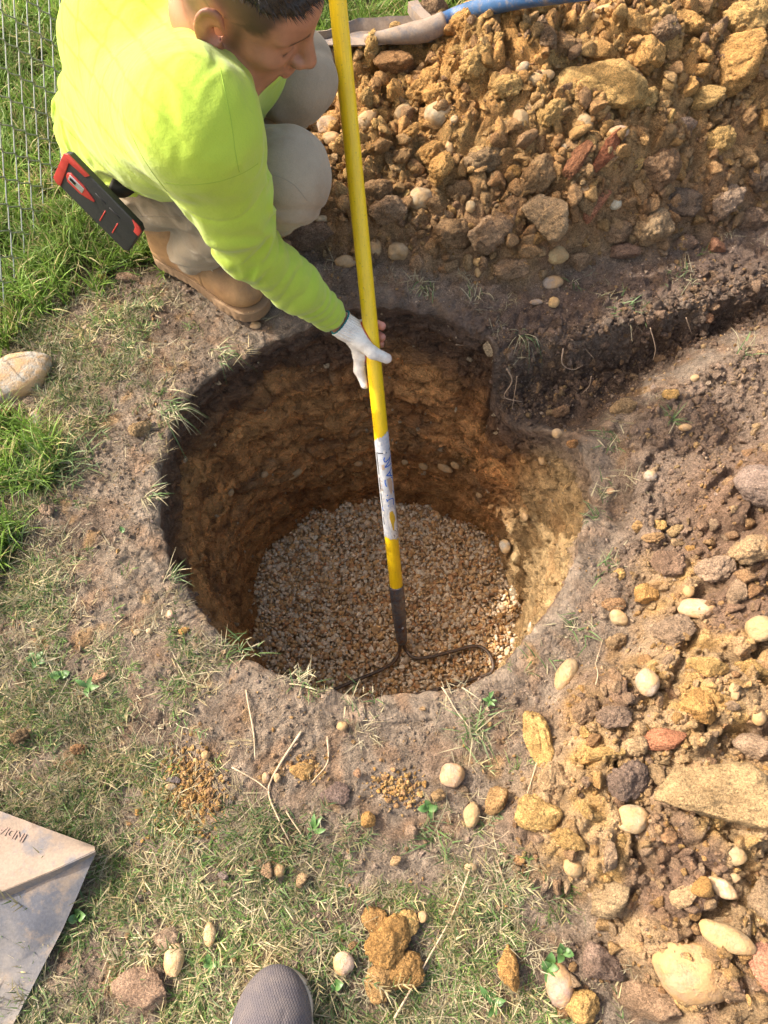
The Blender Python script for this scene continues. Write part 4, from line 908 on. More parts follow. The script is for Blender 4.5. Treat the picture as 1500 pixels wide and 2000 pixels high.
# single clumps one can point at
def clump(px, py, n, L, label, green=.6, spread=.03, droop=1.0, toward=None, z=None):
    V, F, C = [], [], []; u = GR.uniform
    for i in range(n):
        a = u(0, 6.28) if toward is None else toward + u(-1.0, 1.0)
        r = u(0, spread); b = u(0, 6.28); g0 = u(.75, 1.25)
        col = (.10 * g0, .165 * g0, .055 * g0) if u() < green else (.36 * g0, .32 * g0, .2 * g0)
        blade(V, F, C, r * math.cos(b), r * math.sin(b), a, u(.2, 1) * L * .92, u(.0014, .0028), u(.4, 1.4), u(.2, 1.2) * droop, col, [min(1, c * 1.3) for c in col], seg=5, roll=u(-.6, .6))
    # let blades hang over an edge
    V = [(x, y, zz - (droop > 1.4) * 6 * max(0, math.hypot(x, y) - L * .45) ** 1.5) for x, y, zz in V]
    p = at(px, py)[0] if z is None else P(px, py, z)
    o = obj('grass_clump', mesh_from('grass_clump', V, F, False, M_GRASSO, C)); o.location = (p[0], p[1], float(height(p[0:1], p[1:2])[0]) - .002 if z is None else z)
    tag(o, label, 'grass clump', 'grass clumps around the digging'); return o
nt = NT('clump_blades'); c_ = nt.attr('Col'); d_ = nt.n('ShaderNodeBsdfPrincipled'); nt.l(c_, d_.inputs['Base Color']); d_.inputs['Roughness'].default_value = .5
t_ = nt.n('ShaderNodeBsdfTranslucent'); nt.l(c_, t_.inputs[0]); mx_ = nt.n('ShaderNodeMixShader'); mx_.inputs[0].default_value = .3; nt.l(d_.outputs[0], mx_.inputs[1]); nt.l(t_.outputs[0], mx_.inputs[2]); nt.l(mx_.outputs[0], nt.out.inputs[0]); M_GRASSO = nt.m
DN = -1.57
for a in [(1018, 655, 46, .075, 'pale green tuft hanging over the corner where pit and trench meet', .45, .02, 1.8, DN),
          (826, 560, 40, .055, 'dry green tuft on the back lip of the pit right of the yellow pole', .5, .03, 1.5, DN),
          (1225, 600, 50, .05, 'wide green tuft on the bank above the trench', .7, .06, 1., None),
          (1330, 545, 34, .05, 'spread green tuft on the bank near the right edge, above the trench', .65, .05, 1., None),
          (930, 578, 26, .05, 'thin pale tuft between the back lip of the pit and the spoil heap', .4, .03, 1., None),
          (1120, 555, 16, .04, 'small green tuft beside dark clods below the tall heap', .7, .02, 1., None),
          (1460, 690, 34, .05, 'green tuft on the near side of the trench at the right edge', .75, .04, 1., None),
          (1200, 865, 40, .045, 'green tuft in the dark crumbs where trench and right rim meet', .6, .035, 1., None),
          (1310, 825, 24, .06, 'long bent green shoot in the dark topsoil right of the pit', .85, .015, 1., None),
          (1180, 960, 30, .04, 'dry tuft on the right rim of the pit, halfway along', .35, .03, 1., None),
          (1170, 1010, 28, .04, 'green and pale tuft leaning into the pit from its right rim', .6, .03, 1.2, 3.1),
          (1190, 1110, 36, .045, 'bent green grass beside the orange stone on the right rim', .6, .03, 1., None),
          (1120, 1230, 50, .045, 'matted dry tuft near the lower right rim of the pit', .35, .035, 1., None),
          (1050, 1300, 18, .05, 'sparse green tuft beside the long cream stone', .7, .03, 1., None),
          (330, 800, 46, .09, 'long green blades reaching over the left rim of the pit', .55, .03, 1.7, 0.0 - .6),
          (290, 970, 30, .06, 'small tuft on the left rim of the pit at mid height', .5, .02, 1.3, -.3),
          (430, 690, 40, .07, 'tuft of long blades on the upper left rim below the boot', .55, .03, 1.6, -.4),
          (330, 1130, 20, .05, 'thin dry tuft on the lower left rim of the pit', .4, .02, 1., .2),
          (60, 930, 90, .11, 'thick fresh green tuft at the left edge of the photo', .97, .06, 1.2, None),
          (130, 905, 80, .10, 'thick fresh green tuft just right of the leftmost one', .97, .06, 1.2, None),
          (20, 1060, 50, .09, 'upright green tuft low at the left edge', .95, .03, 1., None),
          (590, 1330, 40, .045, 'pale tuft on the near rim left of the rake', .35, .03, 1., None),
          (470, 1270, 40, .05, 'grey green tuft on the lower left rim', .55, .035, 1., None),
          (930, 1430, 60, .07, 'green tuft below the near rim beside the spoil', .75, .03, 1., None),
          (700, 1380, 30, .045, 'dry tuft on bare soil below the near rim', .4, .04, 1., None),
          (850, 1640, 30, .07, 'flat broad blades lying beside the cream oval stone', .85, .03, 1., None),
          (400, 530, 40, .06, 'green tuft between the fence and the tan boot', .8, .04, 1., None)]:
    clump(*a)

# broad leaved weeds
nt = NT('weed_leaf'); v_ = nt.co(); nn = nt.noise(v_, 60, 4); cc = nt.mix(1., (.065, .14, .035), nt.ramp(nn, [(.3, .75), (.7, 1.3)]), 'MULTIPLY')
nt.bsdf(cc, .45, nt.bump(nn, .3, .002)); M_LEAF = nt.m
def leaf_mesh(L, W, name='leaf'):
    V, F = [], []
    for i in range(7):
        f = i / 6; w = W * math.sin(math.pi * min(1, f * .92 + .08)) ** .8 * .5 + .0004
        z = .25 * L * math.sin(f * 2.2); x = L * f
        V += [(x, -w, z + w * .35), (x, 0, z), (x, w, z + w * .35)]
        if i: b = 3 * i; F += [(b - 3, b - 2, b + 1, b), (b - 2, b - 1, b + 2, b + 1)]
    return mesh_from(name, V, F, True, M_LEAF)
LEAF = [leaf_mesh(.020, .013), leaf_mesh(.028, .010), leaf_mesh(.016, .014)]
def weed(px, py, n, k, s, label):
    p = at(px, py)[0]; r = empty('weed', (p[0], p[1], float(height(p[0:1], p[1:2])[0]) + .002)); tag(r, label, 'weed', 'broad leaved weeds')
    for i in range(n):
        o = obj('leaf', LEAF[(k + i) % 3 if k > 2 else k], r); o.rotation_euler = (GR.uniform(-.3, .3), GR.uniform(-.5, .1), i * 6.28 / n * 1.6 + GR.uniform(-.3, .3)); o.scale = [s * GR.uniform(.55, 1.0)] * 3
        o.location = (GR.uniform(-.004, .004), GR.uniform(-.004, .004), GR.uniform(0, .004))
for a in [(120, 1325, 6, 2, 1.2, 'round leaved weed left of the pit, largest of the leafy weeds'), (75, 1290, 7, 0, 1., 'low leafy weed near the left edge above the round leaved one'),
          (172, 1345, 4, 1, 1.2, 'bright narrow leaved weed just right of the round leaved one'), (242, 1040, 6, 2, .5, 'tiny pale weed on bare soil left of the pit'),
          (612, 1622, 7, 1, .8, 'star shaped small weed in the middle of the lower ground'), (838, 1585, 6, 0, 1., 'dark green weed left of the cream oval stone in the lower right'),
          (655, 1920, 3, 2, 1.1, 'round green leaf right of the grey shoe'), (1070, 1890, 7, 0, 1.1, 'leafy weed at the foot of the right spoil near the bottom'),
          (960, 1955, 8, 1, 1., 'green weed at the bottom edge right of centre'), (415, 1880, 6, 0, .9, 'small bright weed above the grey shoe'),
          (955, 1370, 7, 1, .6, 'bright green seedling by the near right rim'), (155, 1785, 3, 2, 1.2, 'round grey green leaf beside the rusty shovel blade'),
          (1095, 1860, 5, 0, 1., 'two lobed weed next to orange clod near bottom')]:
    weed(*a)

# long dead stems and roots
nt = NT('dead_stem'); nn = nt.noise(nt.co(), 90, 4); nt.bsdf(nt.mix(1., (.50, .38, .25), nt.ramp(nn, [(.3, .6), (.7, 1.2)]), 'MULTIPLY'), .8); M_STEM = nt.m
nt = NT('root'); nn = nt.noise(nt.co(), 90, 4); nt.bsdf(nt.mix(1., (.34, .24, .16), nt.ramp(nn, [(.3, .6), (.7, 1.2)]), 'MULTIPLY'), .85); M_ROOT = nt.m
def tube(pts, rad, sides=6, cap=True):
    pts = [Vector(tuple(map(float, p))) for p in pts]; n = len(pts)
    rad = [rad] * n if not hasattr(rad, '__len__') else rad
    V, F = [], []; up = None
    for i, p in enumerate(pts):
        d = (pts[min(n - 1, i + 1)] - pts[max(0, i - 1)]).normalized()
        if up is None: up = d.orthogonal().normalized()
        up = (up - d * up.dot(d)).normalized(); s = d.cross(up)
        for k in range(sides):
            a = 2 * math.pi * k / sides; V.append(p + (up * math.cos(a) + s * math.sin(a)) * rad[i])
        if i:
            for k in range(sides): a = (i - 1) * sides + k; b = (i - 1) * sides + (k + 1) % sides; F.append((a, b, b + sides, a + sides))
    if cap: F.append(tuple(range(sides))[::-1]); F.append(tuple(range((n - 1) * sides, n * sides)))
    return V, F
def curve(pts, n=24):
    """catmull-rom through the points"""
    p = [np.array(q, float) for q in pts]; p = [2 * p[0] - p[1]] + p + [2 * p[-1] - p[-2]]; out = []; m = len(p) - 3
    for i in range(n + 1):
        t = i / n * m; k = min(int(t), m - 1); t -= k; a, b, c, d = p[k:k + 4]
        out.append(.5 * ((2 * b) + (c - a) * t + (2 * a - 5 * b + 4 * c - d) * t * t + (3 * b - a - 3 * c + d) * t ** 3))
    return out
def stem(pxs, r, label, name='dead_stem', cat='stem', grp='long dead stems on the ground', lift=.006, mat=None):
    q = curve([list(at(*p)[0][:2]) + [0] for p in pxs], 26); q = np.array(q)
    q[:, 2] = coarse(q[:, 0], q[:, 1]) + lift + .003 * np.sin(np.linspace(0, 9, len(q)))
    V, F = tube(q, list(np.linspace(r, r * .45, len(q))), 5); o = obj(name, mesh_from(name, V, F, True, mat or M_STEM)); tag(o, label, cat, grp)
stem([(770, 1985), (830, 1880), (880, 1790), (915, 1700)], .0017, 'very long straight dead stem running up beside the big orange clod', lift=.014)
stem([(862, 1345), (890, 1390), (915, 1425)], .0015, 'thin pale straw leaning on the near rim under the rake', lift=.012)
stem([(482, 1350), (496, 1430), (500, 1485)], .0017, 'pale straw standing alone below the near left rim')
stem([(590, 1430), (545, 1500), (525, 1545), (545, 1600), (570, 1650)], .0022, 'forked pale runner stem below the pit, main branch')
stem([(455, 1500), (500, 1525), (525, 1545)], .0015, 'short side branch of the forked runner stem')
stem([(640, 1440), (640, 1490), (610, 1530)], .0016, 'bent dead stem beside the orange clay patch')
stem([(560, 1585), (600, 1660), (530, 1680)], .0013, 'dry straw across the short grass in the lower middle')
stem([(1160, 1340), (1163, 1300), (1175, 1250)], .0011, 'thin dry twig standing in the crumbs right of the rim')
stem([(970, 1680), (985, 1730), (990, 1750)], .0016, 'reddish bent stalk beside the right spoil', mat=M_ROOT)
stem([(1060, 1450), (1010, 1600), (960, 1645), (905, 1660)], .0010, 'hair thin dead stalk lying from the spoil across the grass')
def hang(pxz, r, label):
    q = np.array(curve([P(x, y, z) for x, y, z in pxz], 18)); V, F = tube(q, list(np.linspace(r, r * .3, len(q))), 5)
    o = obj('root', mesh_from('root', V, F, True, M_ROOT)); tag(o, label, 'root', 'roots hanging from the cut topsoil')
hang([(990, 720, -.02), (1000, 745, -.05), (985, 775, -.09), (1020, 785, -.10)], .0022, 'pale bent root hanging at the corner of pit and trench')
hang([(1010, 735, -.02), (1005, 770, -.07), (1000, 800, -.10)], .0012, 'thin root hanging beside the bent one at the pit corner')
hang([(1100, 680, -.01), (1098, 710, -.03), (1118, 722, -.05), (1140, 713, -.05)], .0018, 'hooked root in the trench wall')
hang([(1155, 735, -.03), (1150, 755, -.06), (1135, 770, -.08)], .0014, 'forked pale root low in the trench wall')
hang([(890, 673, -.06), (915, 674, -.06), (935, 672, -.06)], .0018, 'short pale root sticking out of the back wall of the pit')
hang([(1120, 640, .0), (1130, 665, -.02), (1160, 700, -.04)], .0013, 'thin root crossing the bank of the trench')
hang([(1270, 640, .0), (1280, 680, -.04), (1275, 705, -.07)], .0013, 'root dangling into the trench below the wide green tuft')
hang([(1340, 620, -.01), (1350, 650, -.04)], .0012, 'short root in the trench wall towards the right')
hang([(1355, 1340 - 620, -.05), (1340, 735, -.07), (1320, 740, -.08)], .0010, 'fine root lying on the trench floor')

# ================================================================== SIGNED DISTANCE MODELLING
def A3(v): return np.array(v, float)
def rcone(p, a, b, ra, rb):
    a, b = A3(a), A3(b); pa = p - a; ba = b - a; h = np.clip(pa @ ba / (ba @ ba), 0, 1)
    return np.linalg.norm(pa - h[:, None] * ba, axis=1) - (ra + (rb - ra) * h)
def ell(p, c, r, M=None):
    q = p - A3(c)
    if M is not None: q = q @ M            # columns of M are the axes
    r = A3(r); k0 = np.linalg.norm(q / r, axis=1); k1 = np.linalg.norm(q / (r * r), axis=1) + 1e-9
    return np.where(k0 < .02, -r.min(), k0 * (k0 - 1) / k1)
def su(a, b, k):
    h = np.clip(.5 + .5 * (b - a) / k, 0, 1); return b + (a - b) * h - k * h * (1 - h)
def ss(a, b, k):                            # a minus b, smoothly
    h = np.clip(.5 - .5 * (a + b) / k, 0, 1); return a + (-b - a) * h + k * h * (1 - h)
def chain(p, pts, rs, k=.02):
    d = None
    for i in range(len(pts) - 1):
        e = rcone(p, pts[i], pts[i + 1], rs[i], rs[i + 1]); d = e if d is None else su(d, e, k)
    return d
def surface(f, lo, hi, h, margin=.03):
    lo = A3(lo); n = np.ceil((A3(hi) - lo) / h).astype(int) + 1; B = 10
    nb = np.ceil(n / B).astype(int); n = nb * B
    V = np.empty(n, np.float32)
    I = np.stack(np.meshgrid(*[np.arange(k) for k in nb], indexing='ij'), -1).reshape(-1, 3)
    cen = lo + (I * B + B / 2) * h; d = f(cen); half = B * h * .87 + margin
    for b, s in zip(I, d): V[b[0]*B:(b[0]+1)*B, b[1]*B:(b[1]+1)*B, b[2]*B:(b[2]+1)*B] = 1 if s > 0 else -1
    act = I[np.abs(d) < half]; off = np.stack(np.meshgrid(*[np.arange(B)] * 3, indexing='ij'), -1).reshape(-1, 3)
    for s in range(0, len(act), 300):
        a = act[s:s + 300]; g = (a[:, None] * B + off[None]).reshape(-1, 3); v = f(lo + g * h).astype(np.float32); V[g[:, 0], g[:, 1], g[:, 2]] = v
    S = V < 0; m = np.zeros(n - 1, np.int8)
    for dx in (0, 1):
        for dy in (0, 1):
            for dz in (0, 1): m += S[dx:n[0]-1+dx, dy:n[1]-1+dy, dz:n[2]-1+dz]
    C = np.argwhere((m > 0) & (m < 8)); idx = np.full(n - 1, -1, np.int64); idx[C[:, 0], C[:, 1], C[:, 2]] = np.arange(len(C))
    acc = np.zeros((len(C), 3)); cnt = np.zeros(len(C))
    for ax in range(3):
        o1, o2 = [k for k in range(3) if k != ax]
        for u in (0, 1):
            for v in (0, 1):
                q = C.copy(); q[:, o1] += u; q[:, o2] += v; r = q.copy(); r[:, ax] += 1
                a = V[tuple(q.T)]; b = V[tuple(r.T)]; c = (a < 0) != (b < 0); t = np.where(c, a / np.where(c, a - b, 1), 0)
                pt = q.astype(float); pt[:, ax] += t; acc[c] += pt[c]; cnt[c] += 1
    VV = lo + acc / cnt[:, None] * h; Q = []
    for ax in range(3):
        o1, o2 = (ax + 1) % 3, (ax + 2) % 3
        sl = [slice(0, k - 1) for k in n]; a = S[tuple(sl)]; sl2 = list(sl); sl2[ax] = slice(1, n[ax]); b = S[tuple(sl2)]
        E = np.argwhere(a != b); E = E[(E[:, o1] > 0) & (E[:, o2] > 0)]
        fl = a[tuple(E.T)]
        def id_(d1, d2): q = E.copy(); q[:, o1] -= d1; q[:, o2] -= d2; return idx[tuple(q.T)]
        f4 = np.stack([id_(0, 0), id_(1, 0), id_(1, 1), id_(0, 1)], 1); f4[~fl] = f4[~fl][:, ::-1]; Q.append(f4)
    Q = np.concatenate(Q); Q = Q[(Q >= 0).all(1)]
    e = np.concatenate([Q[:, [0, 1]], Q[:, [1, 2]], Q[:, [2, 3]], Q[:, [3, 0]]]); nv = len(VV)
    deg = np.bincount(e.ravel(), minlength=nv)[:, None] + 1e-9
    for lam in (.5, -.52, .5):
        s_ = np.stack([np.bincount(e[:, 0], VV[e[:, 1], k], nv) + np.bincount(e[:, 1], VV[e[:, 0], k], nv) for k in range(3)], 1); VV = VV + lam * (s_ / deg - VV)
    return VV, Q
def bounds(pts, m): pts = np.array(pts); return pts.min(0) - m, pts.max(0) + m
def frame(x, z):
    x = A3(x) / np.linalg.norm(x); z = A3(z); z = z - x * (x @ z); z /= np.linalg.norm(z); return np.stack([x, np.cross(z, x), z], 1)

# ================================================================== THE WORKER
camR = np.array([[1, 0, 0], [0, ST, CT], [0, -CT, ST]]).T      # camera axes (right, up, towards viewer) as columns
shR, elR, wrR = P(403, 262, .60), P(482, 478, .36), P(660, 624, .065)
pel = P(262, 285, .27); hipR, knR, anR = P(315, 352, .26), P(550, 345, .42), P(378, 488, .12)
knL = P(566, 148, .45); anL = A3((-.36, 1.43, .10)); hipL = A3((-.47, 1.42, .25))
neck0 = P(462, 38, .575); headc = A3((-.183, 1.056, .692)); hS = .91
shL = A3((-.33, 1.32, .62)); chest = P(345, 120, .49)
# head frame: columns forward, left, up
hF = A3((.81, -.27, -.52)); hM = frame(hF, A3((.45, -.27, .86)))
def H(x, y, z): return headc + hM @ A3((x, y, z)) * hS
def head_sdf(p):
    q = (p - headc) @ hM / hS; ax = np.abs(q[:, 1]); qs = np.stack([q[:, 0], ax, q[:, 2]], 1)
    d = ell(q, (-.012, 0, .042), (.100, .078, .090))
    d = su(d, ell(q, (.035, 0, -.020), (.066, .062, .078)), .03)
    d = su(d, ell(q, (.045, 0, .045), (.058, .062, .045)), .03)
    d = su(d, ell(q, (.060, 0, -.088), (.032, .034, .024)), .035)                # chin
    d = su(d, rcone(qs, (-.005, .056, -.045), (.052, .026, -.092), .014, .016), .025)  # jaw line
    d = su(d, ell(qs, (.062, .040, -.022), (.028, .024, .020)), .022)            # cheekbone
    d = su(d, ell(qs, (.062, .030, -.058), (.026, .022, .024)), .022)
    d = su(d, rcone(qs, (.094, .010, .022), (.078, .048, .026), .008, .008), .014)   # brow
    d = ss(d, ell(qs, (.104, .030, .004), (.020, .020, .014)), .012)             # eye socket
    d = su(d, ell(qs, (.080, .031, .003), (.0135, .0150, .0125)), .004)          # closed upper lid
    d = ss(d, ell(qs, (.0955, .031, -.0055), (.006, .016, .0012)), .002)         # lid slit
    d = su(d, rcone(q, (.098, 0, .016), (.121, 0, -.026), .0085, .0125), .012)   # nose
    d = su(d, ell(qs, (.108, .012, -.032), (.013, .009, .010)), .006)            # wing
    d = ss(d, ell(qs, (.112, .007, -.043), (.005, .0035, .004)), .003)
    d = su(d, ell(q, (.092, 0, -.054), (.016, .026, .012)), .012)
    d = su(d, ell(q, (.104, 0, -.0575), (.0075, .022, .0052)), .005)             # lips
    d = su(d, ell(q, (.102, 0, -.0685), (.0078, .020, .0062)), .005)
    d = ss(d, ell(q, (.110, 0, -.0632), (.010, .022, .0010)), .003)
    # ears
    e = (p - H(-.006, 0, -.004)); e = e @ hM / hS; e = np.stack([e[:, 0] * .94 + np.abs(e[:, 1] - 0) * 0 , np.abs(e[:, 1]) - .076, e[:, 2]], 1)
    t = R(14); ex = e[:, 0] * math.cos(t) + e[:, 2] * math.sin(t); ez = -e[:, 0] * math.sin(t) + e[:, 2] * math.cos(t)
    ey = e[:, 1] + .35 * (ex - .005)
    E = np.stack([ex, ey, ez], 1)
    ear = ell(E, (-.004, .008, .004), (.019, .0055, .032)); 
    rad = np.sqrt(((ex + .004) / .019) ** 2 + ((ez - .004) / .032) ** 2)
    rim = np.sqrt(((rad - .90) * .021) ** 2 + (ey - .0115) ** 2) - .0036
    rim = np.where(ex > .010, np.maximum(rim, .002 + (ex - .010) * .5), rim)
    ear = su(ear, rim, .004); ear = su(ear, ell(E, (.001, .006, -.025), (.009, .005, .010)), .006)
    ear = ss(ear, ell(E, (.002, .0125, -.003), (.0095, .0085, .014)), .004)
    ear = ss(ear, ell(E, (-.004, .0145, .016), (.008, .004, .009)), .004)
    d = su(d, ear, .006)
    return d * hS
nk_mid = H(-.030, 0, -.075)
def body_sdf(p):
    d = head_sdf(p)
    d = su(d, rcone(p, H(-.022, 0, -.03), nk_mid, .053, .052), .03)
    d = su(d, rcone(p, nk_mid, neck0, .052, .060), .03)
    tor = chain(p, [neck0, chest, pel], [.07, .11, .11], .04)
    tor = su(tor, chain(p, [shL, neck0, shR], [.045, .06, .045], .04), .05)
    d = su(d, tor, .03)
    for q in (chain(p, [shR, elR, wrR], [.045, .034, .0235], .02), chain(p, [hipR, knR, anR], [.075, .055, .04], .02),
              chain(p, [hipL, knL, anL], [.075, .055, .04], .02), chain(p, [shL, elL, wrL], [.045, .034, .024], .02)): d = su(d, q, .015)
    return d
# pole geometry shared with the hand
pB, pT = A3((.046, .57, -.625)), P(662, 28, .50); pU = (pT - pB) / np.linalg.norm(pT - pB)
def on_pole(py):
    lo_, hi_ = 0., 2.2
    for _ in range(40):
        m = (lo_ + hi_) / 2; q = pB + pU * m - [0, 0, CAM_H]; y = 1000 - FPX * (q[1] * ST + q[2] * CT) / (q[1] * CT - q[2] * ST)
        if y > py: lo_ = m
        else: hi_ = m
    return pB + pU * lo_
def pole_r(t): return .0165 - .0012 * t / 1.3
def depth(p): return p[1] * CT - (p[2] - CAM_H) * ST
def HD(px, py, off): return Pd(px, py, depth(on_pole(py)) + off)
elL = A3((-.20, 1.45, .62)); wrL = pB + pU * 1.46 + A3((-.03, .03, .0))
# right hand: palm, thumb, index, three curled fingers (tips come out on the far side)
palm = [HD(676, 640, .0), HD(703, 658, .008), HD(708, 690, .010)]
thumb = [HD(704, 668, -.012), HD(728, 689, -.030), HD(755, 700, -.022)]
index = [HD(702, 690, .016), HD(702, 722, .014), HD(712, 752, .008)]
fing = [[HD(700, 640, .022), HD(722, 628, .034), HD(746, 637, .014)], [HD(703, 655, .024), HD(724, 646, .036), HD(746, 659, .013)], [HD(704, 668, .024), HD(722, 664, .038), HD(743, 672, .020)]]
wr2 = HD(668, 632, .0)
wrR = HD(655, 624, .0)
def hand_sdf(p, g=0.0):
    d = chain(p, [HD(664, 629, 0.), palm[0], palm[1]], [.0225 + g, .025 + g, .027 + g], .01)
    d = su(d, rcone(p, palm[1], palm[2], .026 + g, .020 + g), .012)
    d = su(d, chain(p, thumb, [.0155 + g, .0125 + g, .0108 + g], .006), .010)
    d = su(d, chain(p, index, [.0135 + g, .0118 + g, .0085 + g], .006), .010)
    return d
def fingers_sdf(p, g, upto=1.0):
    d = None
    for f in fing:
        e = chain(p, f, [.0115 + g, .0100 + g, .0088 + g], .004); d = e if d is None else np.minimum(d, e)
    return d
wrR_h = wrR
def full_body(p): 
    d = body_sdf(p)
    d = su(d, su(hand_sdf(p, -.0025), fingers_sdf(p, 0.), .006), .008); return d
nt = NT('skin'); v = nt.co(); c = nt.attr('Col'); n1 = nt.noise(v, 45, 5, .6); n2 = nt.noise(v, 700, 3, .6)
c = nt.mix(1., c, nt.ramp(n1, [(.3, .86), (.6, 1.08)]), 'MULTIPLY')
nt.bsdf(c, .48, nt.bump(n2, .25, .0012), **{'Subsurface Weight': .25, 'Subsurface Radius': (.012, .005, .003), 'Subsurface Scale': .6}); M_SKIN = nt.m
person = empty('person', (float(anR[0]), float(anR[1]), 0.)); PL = Vector(person.location)
tag(person, 'crouching worker in a bright yellow green shirt and tan boots holding the rake', 'person')
def pobj(name, V, F, mat, parent, cols=None, smooth=True):
    V = np.array(V, float); par = A3(PL) 
    o = obj(name, mesh_from(name, V - par, F, smooth, mat, cols), parent); return o
lo, hi = bounds([H(.13, 0, 0), H(-.12, 0, .15), H(0, 0, -.14), shR, shL, elR, pel, hipR, hipL, knR, knL, anR, anL, wrL, wrR, index[2], thumb[2]], .07)
V, F = surface(full_body, lo, hi, .0029)
q = (V - headc) @ hM / hS; n = len(V)
sk = np.tile(A3((.36, .175, .105)), (n, 1))
inhead = (np.abs(q) < .16).all(1)
nz = .012 * fbm(V[:, 0] * 60, V[:, 1] * 60, V[:, 2] * 60, octs=3, seed=3)
# cropped hair on the sides, cheeks and lips a little redder
side = sstep(.004, .034, q[:, 2] + nz + .35 * (-.012 - q[:, 0]) * (q[:, 0] < .0)) * sstep(.066, .048, q[:, 0] + nz - .25 * np.maximum(0, q[:, 2] - .03)) * inhead
burn = np.exp(-(((q[:, 0] - .022) / .012) ** 2)) * sstep(-.05, -.02, q[:, 2]) * sstep(.045, .06, np.abs(q[:, 1])) * inhead
bare = np.exp(-(((q[:, 0] + .006) / .03) ** 2 + ((q[:, 2]) / .035) ** 2)) * (np.abs(q[:, 1]) > .074)
hr = np.clip(np.maximum(side, burn * .7) * (1 - bare), 0, 1)
nape = sstep(-.06, -.02, q[:, 2]) * sstep(-.02, -.05, q[:, 0]) * inhead; hr = np.maximum(hr, nape * .75 * (1 - bare))
sk = sk * (1 - hr[:, None] * .88) + A3((.02, .014, .012)) * (hr[:, None] * .88)
earc = np.exp(-(((q[:, 0] + .006) / .022) ** 2 + ((q[:, 2]) / .034) ** 2)) * (np.abs(q[:, 1]) > .078); sk = sk * (1 - .5 * earc[:, None]) + A3((.50, .17, .11)) * .5 * earc[:, None]
lip = np.exp(-(((q[:, 0] - .108) / .010) ** 2 + ((q[:, 2] + .063) / .008) ** 2 + (q[:, 1] / .022) ** 2)); sk = sk * (1 - .55 * lip[:, None]) + A3((.30, .10, .075)) * .55 * lip[:, None]
brow = np.exp(-(((q[:, 2] - .027 + .15 * (np.abs(q[:, 1]) - .03)) / .0045) ** 2)) * sstep(.010, .016, np.abs(q[:, 1])) * sstep(.052, .046, np.abs(q[:, 1])) * (q[:, 0] > .06)
lash = np.exp(-(((q[:, 2] + .0055) / .0028) ** 2)) * sstep(.016, .02, np.abs(q[:, 1])) * sstep(.046, .042, np.abs(q[:, 1])) * (q[:, 0] > .08)
dk = np.clip(brow * .85 + lash * .9, 0, 1)[:, None] * inhead[:, None]; sk = sk * (1 - dk) + A3((.02, .013, .01)) * dk
tips = sstep(.07, .0, np.linalg.norm(V - fing[0][2], axis=1)); sk = sk * (1 - tips[:, None] * .8) + A3((.50, .20, .15)) * tips[:, None] * .8
body = pobj('body', V, F, M_SKIN, person, sk)

# hair: a cap of short locks
nt = NT('hair'); v = nt.co(); n1 = nt.noise(v, 500, 3, .6); nt.bsdf(nt.mix(n1, (.008, .006, .005), (.035, .025, .02)), .42, nt.bump(n1, .5, .002)); M_HAIR = nt.m
def cap_sdf(p):
    q = (p - headc) @ hM / hS; d = ell(q, (-.012, 0, .045), (.106, .083, .097)); d = su(d, ell(q, (.040, 0, .062), (.062, .066, .042)), .03)
    lim = .078 - .55 * np.clip(q[:, 0] - .02, 0, 1) * 0 + .10 * np.abs(q[:, 0] - .06) ** 1 * (q[:, 0] < .06) - .012 + .35 * np.maximum(0, q[:, 0] - .045)
    d = np.maximum(d, lim - q[:, 2]); d = np.maximum(d, (q[:, 0] - .096))
    x, y, z = q[:, 0] * 1., q[:, 1], q[:, 2]
    return d * hS + .0035 * perlin(x * 90, y * 130, z * 60, 4)
lo, hi = bounds([H(.11, .09, 0), H(-.13, -.09, 0), H(0, 0, .16), H(.1, 0, .16)], .03); V, F = surface(cap_sdf, lo, hi, .003)
VV, FF = list(map(tuple, V)), [tuple(f) for f in F]
HRG = np.random.default_rng(9); base = V[HRG.integers(0, len(V), 5200)]; ql = (base - headc) @ hM / hS; outw = ql - A3((-.012, 0, .04)); outw /= np.linalg.norm(outw, axis=1)[:, None]
for b, q_, o_ in zip(base, ql, outw):
    if q_[2] < .055: continue
    top = q_[2] > .07; L = HRG.uniform(.004, .008) if not top else HRG.uniform(.007, .013)
    dr = o_ + HRG.normal(0, .35, 3) + A3((.55, 0, -.12)) * (1 if q_[0] > .03 else .2); dr = dr / np.linalg.norm(dr); dw = hM @ dr; s = np.cross(dw, HRG.normal(size=3)); s = s / np.linalg.norm(s) * .0006
    k = len(VV); tip = b + dw * L + hM @ A3((.002, 0, -.003)); VV += [tuple(b - s), tuple(b + s), tuple(tip)]; FF.append((k, k + 1, k + 2))
hair = pobj('hair', VV, FF, M_HAIR, person)

